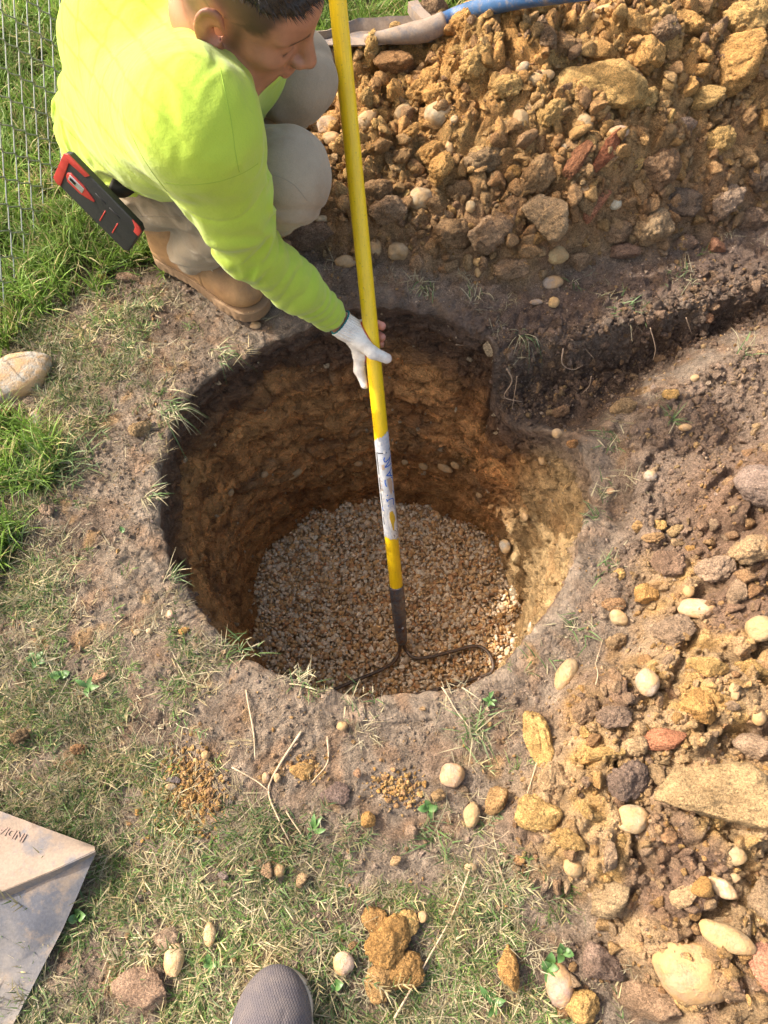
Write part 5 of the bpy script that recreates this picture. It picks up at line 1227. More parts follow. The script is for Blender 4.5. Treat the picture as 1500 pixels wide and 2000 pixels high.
# shirt
ndir = headc - neck0
def shirt_core(p):
    hr_, hl_ = hipR + A3((-.03, .03, .055)), hipL + A3((0, -.02, .08))
    d = chain(p, [pel + A3((0.0, 0, .03)), chest + A3((-.0, .0, .0)), neck0 + A3((-.03, .01, -.045))], [.135, .150, .105], .05)
    d = su(d, chain(p, [hr_, P(330, 235, .50), shR + A3((-.03, .03, -.0))], [.085, .105, .085], .05), .05)
    d = su(d, chain(p, [hl_, A3((-.37, 1.22, .52)), shL], [.10, .12, .075], .05), .05)
    d = su(d, chain(p, [shR + A3((-.02, .02, .02)), neck0 + A3((-.02, .02, -.045)), shL], [.066, .070, .07], .05), .04)
    return d
def armparam(p, a, b): ba = b - a; return (p - a) @ ba / (ba @ ba)
up1, fo1 = elR - shR, wrR - elR
cuffR = elR + fo1 * 1.02
def shirt_sdf(p):
    d = shirt_core(p)
    hp = (p - hemP) @ hemN; d = np.maximum(d, -hp + .004 * np.sin(p[:, 1] * 30 + p[:, 0] * 24))     # hem above the belt
    d = su(d, chain(p, [shR, shR + up1 * .5, elR + A3((.004, 0, 0))], [.072, .062, .050], .03), .045)
    d = su(d, chain(p, [elR, elR + fo1 * .5, cuffR], [.050, .044, .031], .02), .02)
    d = su(d, chain(p, [shL, elL, elL + (wrL - elL) * .85], [.07, .055, .034], .02), .04)
    # loose cloth: broad soft folds, tight rings on the forearm
    t = armparam(p, elR, wrR); tt = np.clip(t, -.15, 1.0); ring = np.exp(-np.maximum(0, np.abs(t - .45) - .55) * 12)
    near = sstep(.10, .05, np.linalg.norm(p - (elR + np.clip(t, 0, 1)[:, None] * fo1), axis=1))
    w = fbm(p[:, 0] * 9, p[:, 1] * 9, p[:, 2] * 9, octs=2, seed=7)
    rings = (.0034 * (.6 - np.abs(np.sin(t * 26 + 5.0 * w + 10 * (p[:, 0] - elR[0])))) + .0022 * perlin(t * 13 + p[:, 2] * 8, p[:, 0] * 14, p[:, 1] * 14, 21)) * near * ring
    u = armparam(p, shR, elR); nu = sstep(.12, .06, np.linalg.norm(p - (shR + np.clip(u, 0, 1)[:, None] * up1), axis=1)) * sstep(.45, .8, u) * sstep(1.25, 1.0, u)
    rings += (.0014 * np.sin(u * 26 + 5 * w + 20 * p[:, 0]) + .004 * perlin(u * 8 + p[:, 0] * 10, p[:, 1] * 9, p[:, 2] * 6, 22)) * nu
    # folds that run from the armpit to the hem
    fl = .0060 * (.6 - np.abs(perlin((p[:, 0] * .5 + p[:, 2] * .9) * 11 + 3 * w, p[:, 1] * 7, p[:, 0] * 6, 13)) * 2) * sstep(.50, .32, p[:, 2]) + .0045 * perlin((p[:, 0] * .4 + p[:, 2] * .9) * 20 + 2 * w, p[:, 1] * 6, p[:, 0] * 5, 12)
    rg = np.abs(perlin(p[:, 0] * 7 + 3 * w, p[:, 1] * 6, p[:, 2] * 11, 33)); wa = sstep(.52, .36, p[:, 2]) * (1 - near); d = d + .014 * (rg - .2) * wa
    ra = np.abs(perlin(p[:, 0] * 16 + 2 * w, p[:, 1] * 10, (p[:, 2] - .5 * p[:, 0]) * 15, 34)); ap = sstep(.14, .05, np.linalg.norm(p - (elR + A3((0, -.01, .03))), axis=1)); d = d + .010 * (ra - .2) * ap
    sh2_ = sstep(.22, .08, np.linalg.norm(p - (shR + A3((.03, .05, -.03))), axis=1)); d = d + .007 * (ra - .2) * sh2_
    d = d + rings + fl * (1 - near) + .002 * w
    # seam of the sleeve and of the shoulder
    s1 = u - .34 - .05 * np.sin(p[:, 0] * 20); d = d + .0022 * np.exp(-(s1 / .010) ** 2) * (np.linalg.norm(p - (shR + up1 * .34), axis=1) < .115)
    # neck opening
    o = (p - neck0) @ collM; nk = np.sqrt((o[:, 0] / 1.08) ** 2 + o[:, 1] ** 2) - .064 - .12 * np.maximum(0, o[:, 2])
    nk = np.maximum(nk, -.030 - o[:, 2]); d = ss(d, nk, .006)
    # sleeve end
    e = armparam(p, elR, wrR); d = np.where(near > 0, np.maximum(d, (e - .90) * .3), d)
    return d
collM = frame(A3((.80, -.15, -.35)), A3((.30, -.30, .90)))
hemN = (chest - pel) / np.linalg.norm(chest - pel); hemN = hemN * .8 + A3((-.2, .1, .3)); hemN /= np.linalg.norm(hemN); hemP = pel + A3((.02, -.05, .005))
nt = NT('high_visibility_knit'); v = nt.co(); base = (.36, .50, .050)
dots = nt.vor(v, 520, out='Distance', rnds=.15); n1 = nt.noise(v, 16, 5, .6); n2 = nt.noise(v, 55, 4, .6)
c = nt.mix(nt.ramp(n1, [(.4, 0.), (.75, .35)]), base, (.42, .53, .08)); c = nt.mix(1., c, nt.ramp(dots, [(.10, .88), (.30, 1.)]), 'MULTIPLY')
dirt = nt.ramp(nt.noise(v, 9, 6, .7), [(.60, 0.), (.74, .35)]); c = nt.mix(dirt, c, (.36, .46, .14))
b = nt.bump(n2, .22, .008, nt.bump(dots, .15, .0006)); nt.bsdf(c, .85, b, **{'Sheen Weight': .2, 'Specular IOR Level': .2}); M_SHIRT = nt.m
lo, hi = bounds([shR, shL, elR, cuffR, pel, hipR, hipL, elL, wrL, chest + A3((0, 0, .2)), neck0], .19); hi[2] = min(hi[2], 1.0)
V, F = surface(shirt_sdf, lo, hi, .0034); shirt = pobj('shirt', V, F, M_SHIRT, person)
SHV, SHF = V, F
# collar band
th_ = np.linspace(0, 2 * math.pi, 60, endpoint=False); ring = []
for a in th_:
    base_ = neck0 + collM @ A3((.071 * 1.08 * math.cos(a), .071 * math.sin(a), 0)); nrm_ = collM[:, 2]
    ts = np.linspace(-.06, .16, 240); ds = shirt_core(base_ + ts[:, None] * nrm_); k = np.argmax(ds > -.001); ring.append(base_ + nrm_ * ts[k])
ring = np.array(ring); 
for _ in range(3): ring = (np.roll(ring, 1, 0) + ring * 2 + np.roll(ring, -1, 0)) / 4
nr_ = []; cc_ = ring.mean(0); secs = [(0, .004), (.004, .0065), (.010, .0075), (.016, .0065), (.020, .003), (.016, -.001), (.004, -.002)]
VC, FC = [], []
for i, r_ in enumerate(ring):
    outv = r_ - cc_; outv -= collM[:, 2] * (outv @ collM[:, 2]); outv /= np.linalg.norm(outv)
    for a, b_ in secs: VC.append(r_ + outv * (a - .012) + collM[:, 2] * (b_ - a * .25))
m_ = len(secs)
for i in range(60):
    for k in range(m_): FC.append((i * m_ + k, ((i + 1) % 60) * m_ + k, ((i + 1) % 60) * m_ + (k + 1) % m_, i * m_ + (k + 1) % m_))
collar = pobj('collar', VC, FC, M_SHIRT, shirt); collar.location = (0, 0, 0)
# frayed sleeve end
e3 = fo1 / np.linalg.norm(fo1); Mc = frame(e3, A3((0, 0, 1))); VC, FC = [], []; cp = elR + fo1 * .885
for j, (t, r_) in enumerate([(-.016, .027), (-.011, .0335), (.0, .0350), (.008, .0346), (.0135, .0338), (.0135, .0245)]):
    for i in range(72):
        a = i / 72 * 2 * math.pi; jag = (.0035 * rnd(np.array([i]), np.array([0]), np.array([0]), 5)[0] + .002 * math.sin(a * 5)) if j >= 4 else 0
        rr = r_ + .0012 * math.sin(a * 7 + j) ; VC.append(cp + Mc @ A3((t + jag, rr * math.cos(a), rr * math.sin(a))))
for j in range(5):
    for i in range(72): FC.append((j * 72 + i, j * 72 + (i + 1) % 72, (j + 1) * 72 + (i + 1) % 72, (j + 1) * 72 + i))
pobj('sleeve_cuff', VC, FC, M_SHIRT, shirt)

# sewn seams, plus a shirt fold's shaded crease drawn dark, laid on the cloth
from mathutils.bvhtree import BVHTree
nt = NT('seam_fold_dark'); nt.bsdf((.26, .40, .04), .9); M_SEAM_FOLD = nt.m
nt = NT('trouser_seam'); nt.bsdf((.24, .205, .16), .9); M_TSEAM = nt.m
def seam_fold_lines(V, F, lines, mat, parent, r_=.0008):
    bv = BVHTree.FromPolygons([tuple(v) for v in V], [tuple(int(i) for i in f) for f in F])
    for ln in lines:
        pts = []
        for p_ in curve([(x, y, 0) for x, y in ln], 14 * (len(ln) - 1)):
            d_ = Vector(ray(p_[0], p_[1])).normalized(); hit = bv.ray_cast(Vector((0, 0, CAM_H)), d_)
            if hit[0] is not None and (not pts or (hit[0] - pts[-1]).length < .04): pts.append(hit[0] - hit[1] * .0003 * (1 if hit[1].dot(d_) > 0 else -1) * -1)
        if len(pts) > 4: v_, f_ = tube([A3(q_) - A3(PL) for q_ in pts], r_, 5); obj('seam', mesh_from('seam', v_, f_, True, mat), parent)
seam_fold_lines(SHV, SHF, [[(322, 356), (360, 361), (420, 356), (470, 340), (504, 320)], [(430, 132), (440, 180), (452, 240), (460, 300), (467, 336)], [(250, 248), (275, 300), (300, 340), (330, 380), (360, 430)]], M_SEAM_FOLD, shirt)  # last line is a fold, its crease shade put in as a dark tube

# trousers
def trouser_sdf(p):
    d = chain(p, [hipR + A3((-.02, .02, .01)), pel + A3((-.01, 0, -.02)), hipL + A3((-.02, -.02, .01))], [.085, .115, .105], .05)
    for hip, kn, an in ((hipR, knR, anR), (hipL, knL, anL)):
        d = su(d, chain(p, [hip, hip + (kn - hip) * .55, kn], [.088, .084, .076], .04), .04)
        d = su(d, chain(p, [kn, kn + (an - kn) * .45 + A3((-.01, .0, .0)), an], [.072, .064, .046], .03), .025)
    w = fbm(p[:, 0] * 8, p[:, 1] * 8, p[:, 2] * 8, octs=2, seed=17)
    # creases behind the knee and at the ankle
    for kn, an in ((knR, anR), (knL, anL)):
        t = armparam(p, kn, an); inn = np.linalg.norm(p - kn, axis=1); back = sstep(.03, .10, inn) * sstep(.21, .12, inn)
        cr = np.abs(np.sin((p[:, 2] * 34 + p[:, 0] * 12 + 4 * w))) ** .6; d = d - .0075 * (cr - .6) * back
        d = d - .006 * (np.abs(np.sin(t * 15 + 3 * w + p[:, 0] * 22)) ** .7 - .5) * sstep(.55, .8, t)
    hp_ = sstep(.3, .1, np.linalg.norm(p - hipR, axis=1)); d = d + .005 * np.sin((p[:, 0] * .7 - p[:, 2]) * 75 + 7 * w) * hp_ * .6
    d = d + .004 * w
    rg = np.abs(perlin(p[:, 0] * 13 + 4 * w, p[:, 1] * 9, (p[:, 2] + .6 * p[:, 0]) * 16, 31)); d = d + .011 * (rg - .22) * sstep(.47, .34, p[:, 2])
    for kn in (knR, knL):
        k_ = np.linalg.norm(p - (kn + A3((.0, -.03, -.075))), axis=1); d = d + .0050 * (np.abs(np.sin((p[:, 2] * 60 + p[:, 0] * 28 + 6 * w))) ** .5 - .6) * sstep(.10, .04, k_)
    d = np.maximum(d, .062 - p[:, 2])
    return d
nt = NT('work_trousers'); v = nt.co(); n1 = nt.noise(v, 10, 5, .6); n2 = nt.noise(v, 900, 2, .5); n3 = nt.noise(v, 40, 5, .65)
c = nt.mix(nt.ramp(n1, [(.35, 0.), (.7, 1.)]), (.34, .285, .21), (.245, .205, .15)); c = nt.mix(1., c, nt.ramp(n2, [(.3, .88), (.7, 1.06)]), 'MULTIPLY')
dirt = nt.ramp(nt.noise(v, 14, 6, .7), [(.50, 0.), (.66, .6)]); c = nt.mix(dirt, c, (.24, .18, .12))
nt.bsdf(c, .9, nt.bump(n3, .35, .006, nt.bump(n2, .2, .0006)), **{'Sheen Weight': .15, 'Specular IOR Level': .2}); M_TROU = nt.m
lo, hi = bounds([hipR, hipL, knR, knL, anR, anL, pel], .16); V, F = surface(trouser_sdf, lo, hi, .0042); trou = pobj('trousers', V, F, M_TROU, person)
seam_fold_lines(V, F, [[(512, 340), (545, 345), (575, 362), (600, 392)], [(262, 425), (290, 422), (330, 424), (365, 420)], [(262, 400), (278, 422)]], M_TSEAM, trou, .0008)
seamp = []
# belt
nt = NT('black_webbing'); nt.bsdf((.012, .012, .014), .6); M_BLK = nt.m

# glove
def glove_sdf(p):
    d = hand_sdf(p, .0)
    g1 = None
    for f in fing:
        e = chain(p, [f[0], f[1], f[1] + (f[2] - f[1]) * .25], [.0130, .0118, .0110], .004); g1 = e if g1 is None else np.minimum(g1, e)
    d = su(d, g1, .008)
    ax_ = palm[1] - wr2; ax_ = ax_ / np.linalg.norm(ax_); t = (p - wr2) @ ax_
    lat = (p - wr2) @ camR[:, 1] - (p - wr2) @ camR[:, 0] * -.3
    d = d + .0011 * np.sin(lat * 1150 + 3 * np.sin(t * 60)) * sstep(.040, .020, t)
    d = d + .0007 * fbm(p[:, 0] * 150, p[:, 1] * 150, p[:, 2] * 150, octs=2, seed=5)
    d = d - .004 * sstep(.006, -.006, t)
    cut = -(t + .004)
    d = np.maximum(d, cut)
    return d
nt = NT('white_cotton_glove'); v = nt.co(); n1 = nt.noise(v, 60, 5, .65); n2 = nt.vor(v, 700); sep = nt.attr('Col')
c = nt.mix(nt.ramp(n1, [(.45, 0.), (.75, .55)]), sep, (.40, .32, .25)); c = nt.mix(1., c, nt.ramp(n2, [(.1, .84), (.4, 1.)]), 'MULTIPLY')
nt.bsdf(c, .92, nt.bump(n2, .5, .0012)); M_GLOVE = nt.m
lo, hi = bounds(palm + thumb + index + sum(fing, []) + [wr2], .035); V, F = surface(glove_sdf, lo, hi, .0014, .012)
gc = np.tile(A3((.78, .73, .66)), (len(V), 1)); toP = (V - pB) - ((V - pB) @ pU)[:, None] * pU
pr_ = np.linalg.norm(toP, axis=1); red = sstep(.0205, .0180, pr_) ; gc = gc * (1 - red[:, None]) + A3((.45, .06, .02)) * red[:, None]
tt_ = sstep(.014, .006, np.linalg.norm(V - thumb[2], axis=1)); gc = gc * (1 - tt_[:, None] * .7) + A3((.52, .34, .29)) * tt_[:, None] * .7
glove = pobj('glove', V, F, M_GLOVE, person, gc)
ax_ = palm[1] - wr2; ax_ /= np.linalg.norm(ax_); Mg = frame(ax_, camR[:, 2]); VC = []
nt = NT('teal_thread'); nt.bsdf((.01, .16, .17), .7); M_TEAL = nt.m
pts_ = [wr2 + Mg @ A3((-.004, .0268 * math.cos(a), .0268 * math.sin(a))) for a in np.linspace(0, 2 * math.pi, 49)]
Vt, Ft = tube(pts_, [.0017 + .0005 * (i % 2) for i in range(49)], 6); pobj('glove_hem', Vt, Ft, M_TEAL, glove)

# boots
nt = NT('tan_nubuck'); v = nt.co(); n1 = nt.noise(v, 22, 6, .65); n2 = nt.noise(v, 160, 4, .6)
c = nt.mix(nt.ramp(n1, [(.35, 0.), (.65, 1.)]), (.40, .235, .105), (.26, .145, .065)); c = nt.mix(nt.ramp(nt.noise(v, 17, 6, .7), [(.48, 0.), (.62, .75)]), c, (.22, .14, .09))
nt.bsdf(c, .75, nt.bump(n2, .4, .002)); M_BOOT = nt.m
nt = NT('boot_sole'); v = nt.co(); n1 = nt.noise(v, 50, 5, .6); nt.bsdf(nt.mix(n1, (.27, .17, .09), (.20, .13, .075)), .85, nt.bump(n1, .6, .003)); M_SOLE = nt.m
nt = NT('boot_lace'); nt.bsdf((.42, .28, .12), .8); M_LACE = nt.m
nt = NT('boot_eyelet'); nt.bsdf((.75, .72, .62), .3, None, Metallic=.6); M_EYE = nt.m
def outline_d(x, y):
    # plan of the sole, toe at +x
    k = np.clip(x, .0, .285); w = np.interp(x, [-.02, .02, .09, .20, .25, .30], [.034, .040, .036, .050, .047, .034]); 
    q = np.stack([x, y - .006 * np.sin(k * 11), x * 0], 1)
    d = np.minimum.reduce([rcone(q, (.022, 0, 0), (.10, 0, 0), .038, .036), rcone(q, (.10, 0, 0), (.205, .004, 0), .036, .051), rcone(q, (.205, .004, 0), (.238, .002, 0), .051, .046)])
    return d
def boot_up(q):
    d = chain(q, [(.028, 0, .055), (.10, 0, .058), (.16, .002, .052)], [.036, .038, .042], .02)
    d = su(d, ell(q, (.215, .003, .046), (.062, .047, .040)), .03)
    d = su(d, chain(q, [(.040, 0, .06), (.030, 0, .16)], [.042, .050], .02), .03)
    d = su(d, rcone(q, (.06, 0, .11), (.15, 0, .075), .026, .026), .03)
    d = np.maximum(d, .020 - q[:, 2]); d = np.maximum(d, q[:, 2] - .165)
    # vamp seam and quarter edge
    s = (q[:, 0] - .150) - .45 * (np.abs(q[:, 1]) - .02); d = d + .0016 * np.exp(-(s / .0022) ** 2) - .0018 * sstep(.0, -.003, s)
    s2 = q[:, 2] - .055 - .25 * q[:, 0]; d = d + .0012 * np.exp(-(s2 / .002) ** 2) * (q[:, 0] < .13)
    d = d + .0015 * fbm(q[:, 0] * 30, q[:, 1] * 30, q[:, 2] * 30, octs=3, seed=9) - .002 * np.abs(np.sin(q[:, 0] * 90)) * np.exp(-((q[:, 0] - .165) / .02) ** 2) * sstep(.06, .08, q[:, 2])
    return d
def sole_s(q):
    o = outline_d(q[:, 0], q[:, 1]); d = np.maximum(o - .004, np.abs(q[:, 2] - .012) - .014); d = np.maximum(d, o - .004)
    lug = np.sin(q[:, 0] * 330) * np.where(q[:, 2] < .012, 1, 0); d = d + .0011 * (lug > .2) * sstep(-.008, 0, o)
    return d + .0014 * np.exp(-((q[:, 2] - .0205) / .0014) ** 2)
UV_, UF_ = surface(boot_up, (-.03, -.07, .0), (.30, .07, .19), .0026, .01); SV_, SF_ = surface(sole_s, (-.04, -.08, -.012), (.31, .08, .04), .0024, .01)
def boot(pos, ang, pitch=0.):
    e = empty('boot', Vector(pos) - PL, person); e.rotation_euler = (0, pitch, ang)
    obj('boot_upper', mesh_from('boot_upper', UV_, UF_, True, M_BOOT), e); obj('sole', mesh_from('sole', SV_, SF_, True, M_SOLE), e)
    VV, FF = [], []
    for i in range(4):
        x = .174 - i * .016; z = .101 + i * .0065
        pts_ = curve([(x + .006, -.024, z - .010), (x, -.012, z - .002), (x - .003, .012, z), (x + .004, .024, z - .009)], 8); v_, f_ = tube(pts_, .0022, 6); b_ = len(VV); VV += v_; FF += [tuple(k + b_ for k in f) for f in f_]
    obj('lace', mesh_from('lace', VV, FF, True, M_LACE), e)
    for s in (-1, 1):
        for i in range(4):
            x = .180 - i * .016; z = .091 + i * .0065; pts_ = [(x + .0042 * math.cos(a), s * (.0265 + .002 * math.sin(a)), z + .0042 * math.sin(a)) for a in np.linspace(0, 6.283, 11)]; v_, f_ = tube(pts_, .0014, 5, False); obj('eyelet', mesh_from('eyelet', v_, f_, True, M_EYE), e)
    # stitched welt
    a = np.linspace(0, 1, 120); VV, FF = [], []
    for i in range(104):
        ang_ = -math.pi * .97 + i / 104 * 2 * math.pi * .97; dx, dy = math.cos(ang_), math.sin(ang_)
        ts = np.linspace(.02, .17, 120); qx = .11 + ts * dx; k = np.argmax(outline_d(qx, ts * dy) > -.001); x, y = .11 + ts[k] * dx, ts[k] * dy; b_ = len(VV)
        tx, ty = -dy * .0016, dx * .0016; VV += [(x - tx, y - ty, .0268), (x + tx, y + ty, .0268), (x + tx + dx * .0012, y + ty + dy * .0012, .0268), (x - tx + dx * .0012, y - ty + dy * .0012, .0268), (x, y, .0278)]
        FF += [(b_, b_ + 1, b_ + 4), (b_ + 1, b_ + 2, b_ + 4), (b_ + 2, b_ + 3, b_ + 4), (b_ + 3, b_, b_ + 4)]
    o = obj('stitching', mesh_from('stitching', VV, FF, False, M_LACE), e); o['kind'] = 'stuff'
    return e
d_ = P(512, 612, .02) - P(328, 498, .02); boot(P(326, 498, .012), math.atan2(d_[1], d_[0]))
boot((-.42, 1.46, .012), math.atan2(-.15, .2))

# ------------------------------------------------------------------ phone in the back pocket
nt = NT('rugged_case_black'); v = nt.co(); n1 = nt.noise(v, 300, 3); nt.bsdf(nt.mix(n1, (.008, .009, .010), (.022, .024, .027)), .5, nt.bump(n1, .4, .001)); M_CASE = nt.m
nt = NT('case_red'); v = nt.co(); n1 = nt.noise(v, 120, 4); nt.bsdf(nt.mix(n1, (.30, .022, .02), (.40, .045, .035)), .45); M_RED = nt.m
nt = NT('phone_silver'); nt.bsdf((.55, .56, .60), .3, None, Metallic=.7); M_SILV = nt.m
nt = NT('camera_glass'); nt.bsdf((.01, .012, .015), .08); M_GLS = nt.m
Lc, Wc = A3((.1, -.1, -.045)), A3((.045, .018, .060)); Lw, Ww = camR @ (Lc / np.linalg.norm(Lc)), camR @ (Wc / np.linalg.norm(Wc))
Ww = Ww - Lw * (Lw @ Ww); Ww /= np.linalg.norm(Ww); Nw = np.cross(Lw, Ww); 
if Nw @ camR[:, 2] < 0: Nw = -Nw
PHM = np.stack([Lw, Ww, Nw], 1); phc = P(195, 396, .36)
phone = empty('phone'); phone.location = phc; m4 = Matrix(np.c_[PHM, [0, 0, 0]].tolist() + [[0, 0, 0, 1]]) if False else Matrix([list(PHM[i]) + [0] for i in range(3)] + [[0, 0, 0, 1]])
if m4.determinant() < 0: PHM[:, 1] *= -1; m4 = Matrix([list(PHM[i]) + [0] for i in range(3)] + [[0, 0, 0, 1]])
phone.matrix_world = Matrix.Translation(phc.tolist()) @ m4
tag(phone, 'phone in a black and red rugged case sticking out of the back pocket', 'phone')
def rbox(name, parent, c, s, bev, mat, seg=3, poly=None):
    bm = bmesh.new()
    if poly is None: poly = [(-s[0] / 2, -s[1] / 2), (s[0] / 2, -s[1] / 2), (s[0] / 2, s[1] / 2), (-s[0] / 2, s[1] / 2)]
    lo_ = [bm.verts.new((c[0] + x, c[1] + y, c[2] - s[2] / 2)) for x, y in poly]; f = bm.faces.new(lo_)
    ex_ = bmesh.ops.extrude_face_region(bm, geom=[f]); bmesh.ops.translate(bm, vec=(0, 0, s[2]), verts=[g for g in ex_['geom'] if isinstance(g, bmesh.types.BMVert)])
    bmesh.ops.recalc_face_normals(bm, faces=bm.faces); bmesh.ops.bevel(bm, geom=list(bm.edges), offset=bev, segments=seg, profile=.6, affect='EDGES', clamp_overlap=True)
    me = bpy.data.meshes.new(name); bm.to_mesh(me); bm.free(); me.materials.append(mat); me.polygons.foreach_set('use_smooth', np.ones(len(me.polygons), dtype=bool)); return obj(name, me, parent)
ch = .008; L2, W2 = .081, .040
case = rbox('case', phone, (0, 0, 0), (0, 0, .0125), .002, M_CASE, 3, [(-L2 + ch, -W2), (L2 - ch, -W2), (L2, -W2 + ch), (L2, W2 - ch), (L2 - ch, W2), (-L2 + ch, W2), (-L2, W2 - ch), (-L2, -W2 + ch)])
rbox('case_accent', phone, (0, 0, .0062), (0, 0, .003), .0010, M_RED, 2, [(-L2 - .0005, -W2 + .006), (-L2 + .010, -W2 - .0005), (-L2 + .016, -W2 + .004), (-L2 + .013, W2 - .014), (-L2 + .045, W2 - .010), (-L2 + .05, W2 + .0005), (-L2 + .006, W2 + .0005), (-L2 - .0005, W2 - .006)])
rbox('case_accent', phone, (0, 0, .0062), (0, 0, .003), .0010, M_RED, 2, [(L2 + .0005, W2 - .020), (L2 + .0005, W2 - .005), (L2 - .006, W2 + .0005), (L2 - .022, W2 + .0005), (L2 - .012, W2 - .008), (L2 - .010, W2 - .020)])
rbox('camera_surround', phone, (-.042, .0, .0064), (0, 0, .003), .0008, M_RED, 2, [(-.022, -.004), (-.016, -.013), (.010, -.012), (.036, -.001), (.036, .003), (.010, .011), (-.016, .011), (-.022, .004)])
cm_ = rbox('camera_window', phone, (-.044, 0, .0078), (.030, .013, .0016), .0007, M_SILV, 2); rbox('lens', cm_, (-.050, 0, .0090), (.012, .006, .0012), .0005, M_GLS, 2)
for xx in (.016, .043): rbox('groove', phone, (xx, -.012, .0064), (.0022, .032, .0010), .0004, M_RED, 1)
for xx, yy in ((.0, .018), (.030, .018)): rbox('slot', phone, (xx, yy, .0064), (.022, .003, .0014), .0005, M_BLK, 1)
belt_pts = curve([P(215, 362, .34), P(240, 372, .33), P(268, 352, .33)], 8); Vt, Ft = tube(belt_pts, .013, 8); pobj('belt', Vt, Ft, M_BLK, trou)

# ================================================================== THE RAKE
nt = NT('yellow_fibreglass'); v = nt.co(); n1 = nt.noise(v, 25, 5, .6); n2 = nt.noise(v, 260, 4, .7)
mp = nt.n('ShaderNodeMapping'); nt.l(v, mp.inputs[0]); mp.inputs['Scale'].default_value = (1, 1, .12); streak = nt.noise(mp.outputs[0], 320, 4, .6)
c = nt.mix(nt.ramp(n1, [(.4, 0.), (.7, .4)]), (.88, .60, .012), (.80, .50, .02)); c = nt.mix(nt.ramp(n2, [(.61, 0.), (.68, .7)]), c, (.22, .15, .06)); c = nt.mix(1., c, nt.ramp(streak, [(.3, .88), (.7, 1.06)]), 'MULTIPLY')
nt.bsdf(c, .36, nt.bump(streak, .12, .001)); M_YEL = nt.m
def m_metal(name, c1, c2, c3, rough=.55, metal=.5, sc=20):
    nt = NT(name); v = nt.co(); n1 = nt.noise(v, sc, 7, .68); n2 = nt.noise(v, sc * 2.6 + 3, 6, .7); n3 = nt.noise(v, 240, 4, .7)
    c = nt.mix(nt.ramp(n1, [(.40, 0.), (.58, 1.)]), c1, c2); c = nt.mix(nt.ramp(n2, [(.50, 0.), (.66, .9)]), c, c3); c = nt.mix(1., c, nt.ramp(n3, [(.3, .8), (.7, 1.1)]), 'MULTIPLY')
    nt.bsdf(c, rough, nt.bump(n3, .35, .0015, nt.bump(n1, .3, .003)), Metallic=metal); return nt.m
M_STEEL = m_metal('socket_steel', (.13, .15, .19), (.24, .22, .21), (.22, .10, .045), .45, .55, 30)
M_BOWM = m_metal('rake_wire', (.085, .065, .05), (.13, .10, .08), (.22, .11, .05), .55, .45, 60)
rake = empty('rake', pB); rake.rotation_mode = 'QUATERNION'; rq = Vector(pU).to_track_quat('Z', 'Y'); rake.rotation_quaternion = rq
tag(rake, 'bow rake with a long yellow handle, its head resting on the gravel in the pit', 'rake')
rm = np.array(rq.to_matrix()); LB = lambda w: rm.T @ (A3(w) - pB)
def lathe(prof, n=40, cap=True):
    V, F = [], []
    for i, (z, r_) in enumerate(prof):
        for k in range(n): a = 2 * math.pi * k / n; V.append((r_ * math.cos(a), r_ * math.sin(a), z))
        if i: 
            for k in range(n): F.append(((i - 1) * n + k, (i - 1) * n + (k + 1) % n, i * n + (k + 1) % n, i * n + k))
    if cap: F.append(tuple(range(n))[::-1]); F.append(tuple(range((len(prof) - 1) * n, len(prof) * n)))
    return V, F
def tpy(py): return float((on_pole(py) - pB) @ pU)
t_s, t_y = 0.0, tpy(1143)
obj('handle', mesh_from('handle', *lathe([(t_y - .01, .0158)] + [(t, pole_r(t)) for t in np.linspace(t_y, 1.62, 12)] + [(1.635, .013), (1.64, .006)]), True, M_YEL), rake)
sk_ = obj('socket', mesh_from('socket', *lathe([(-.006, .0115), (0, .0135), (.02, .0150), (.09, .0172), (t_y - .004, .0184), (t_y, .0184), (t_y, .0160)]), True, M_STEEL), rake)
rv_c = LB(Pd(786, 1226, depth(on_pole(1226)) - .016)); Vt = [(0, 0, 0)]; 
bm = bmesh.new(); bmesh.ops.create_uvsphere(bm, u_segments=12, v_segments=8, radius=.0042); me = bpy.data.meshes.new('rivet'); bm.to_mesh(me); bm.free(); me.materials.append(M_SILV)
rv = obj('rivet', me, sk_); rv.location = rv_c
# the bow: two arms of one steel wire
GZ = -PIT_D + .012
def fl(px, py, z=GZ + .020): return P(px, py, z)
armR = [pB + pU * .004 + A3((.003, 0, 0)), P(792, 1268, -.655), P(808, 1284, -.655), fl(835, 1284), fl(880, 1273), fl(925, 1262), fl(948, 1269), fl(961, 1288), fl(963, 1305), fl(955, 1316), fl(920, 1328), fl(875, 1340), fl(830, 1353)]
armL = [pB + pU * .004 - A3((.003, 0, 0)), P(779, 1274, -.655), P(768, 1293, -.655), fl(745, 1308), fl(700, 1327), fl(652, 1347), fl(610, 1366), fl(596, 1380), fl(598, 1398)]
for a in (armR, armL):
    q = curve(a, 60); Vt, Ft = tube([LB(x) for x in q], .0046, 8); obj('bow', mesh_from('bow', Vt, Ft, True, M_BOWM), rake)
hb0, hb1 = fl(600, 1398, GZ + .02), fl(832, 1353, GZ + .02); hd_ = hb1 - hb0; hL = np.linalg.norm(hd_); hd_ /= hL; up_ = A3((0, 0, 1)); sd_ = np.cross(hd_, up_)
def wbox(a, b, w, h_, upv):
    d = b - a; s = np.cross(d / np.linalg.norm(d), upv); s /= np.linalg.norm(s); V = []
    for e in (a, b):
        for i, j in ((-1, -1), (1, -1), (1, 1), (-1, 1)): V.append(LB(e + s * w * i / 2 + upv * h_ * j / 2))
    return V, [(0, 1, 2, 3)[::-1], (4, 5, 6, 7), (0, 1, 5, 4), (1, 2, 6, 5), (2, 3, 7, 6), (3, 0, 4, 7)]
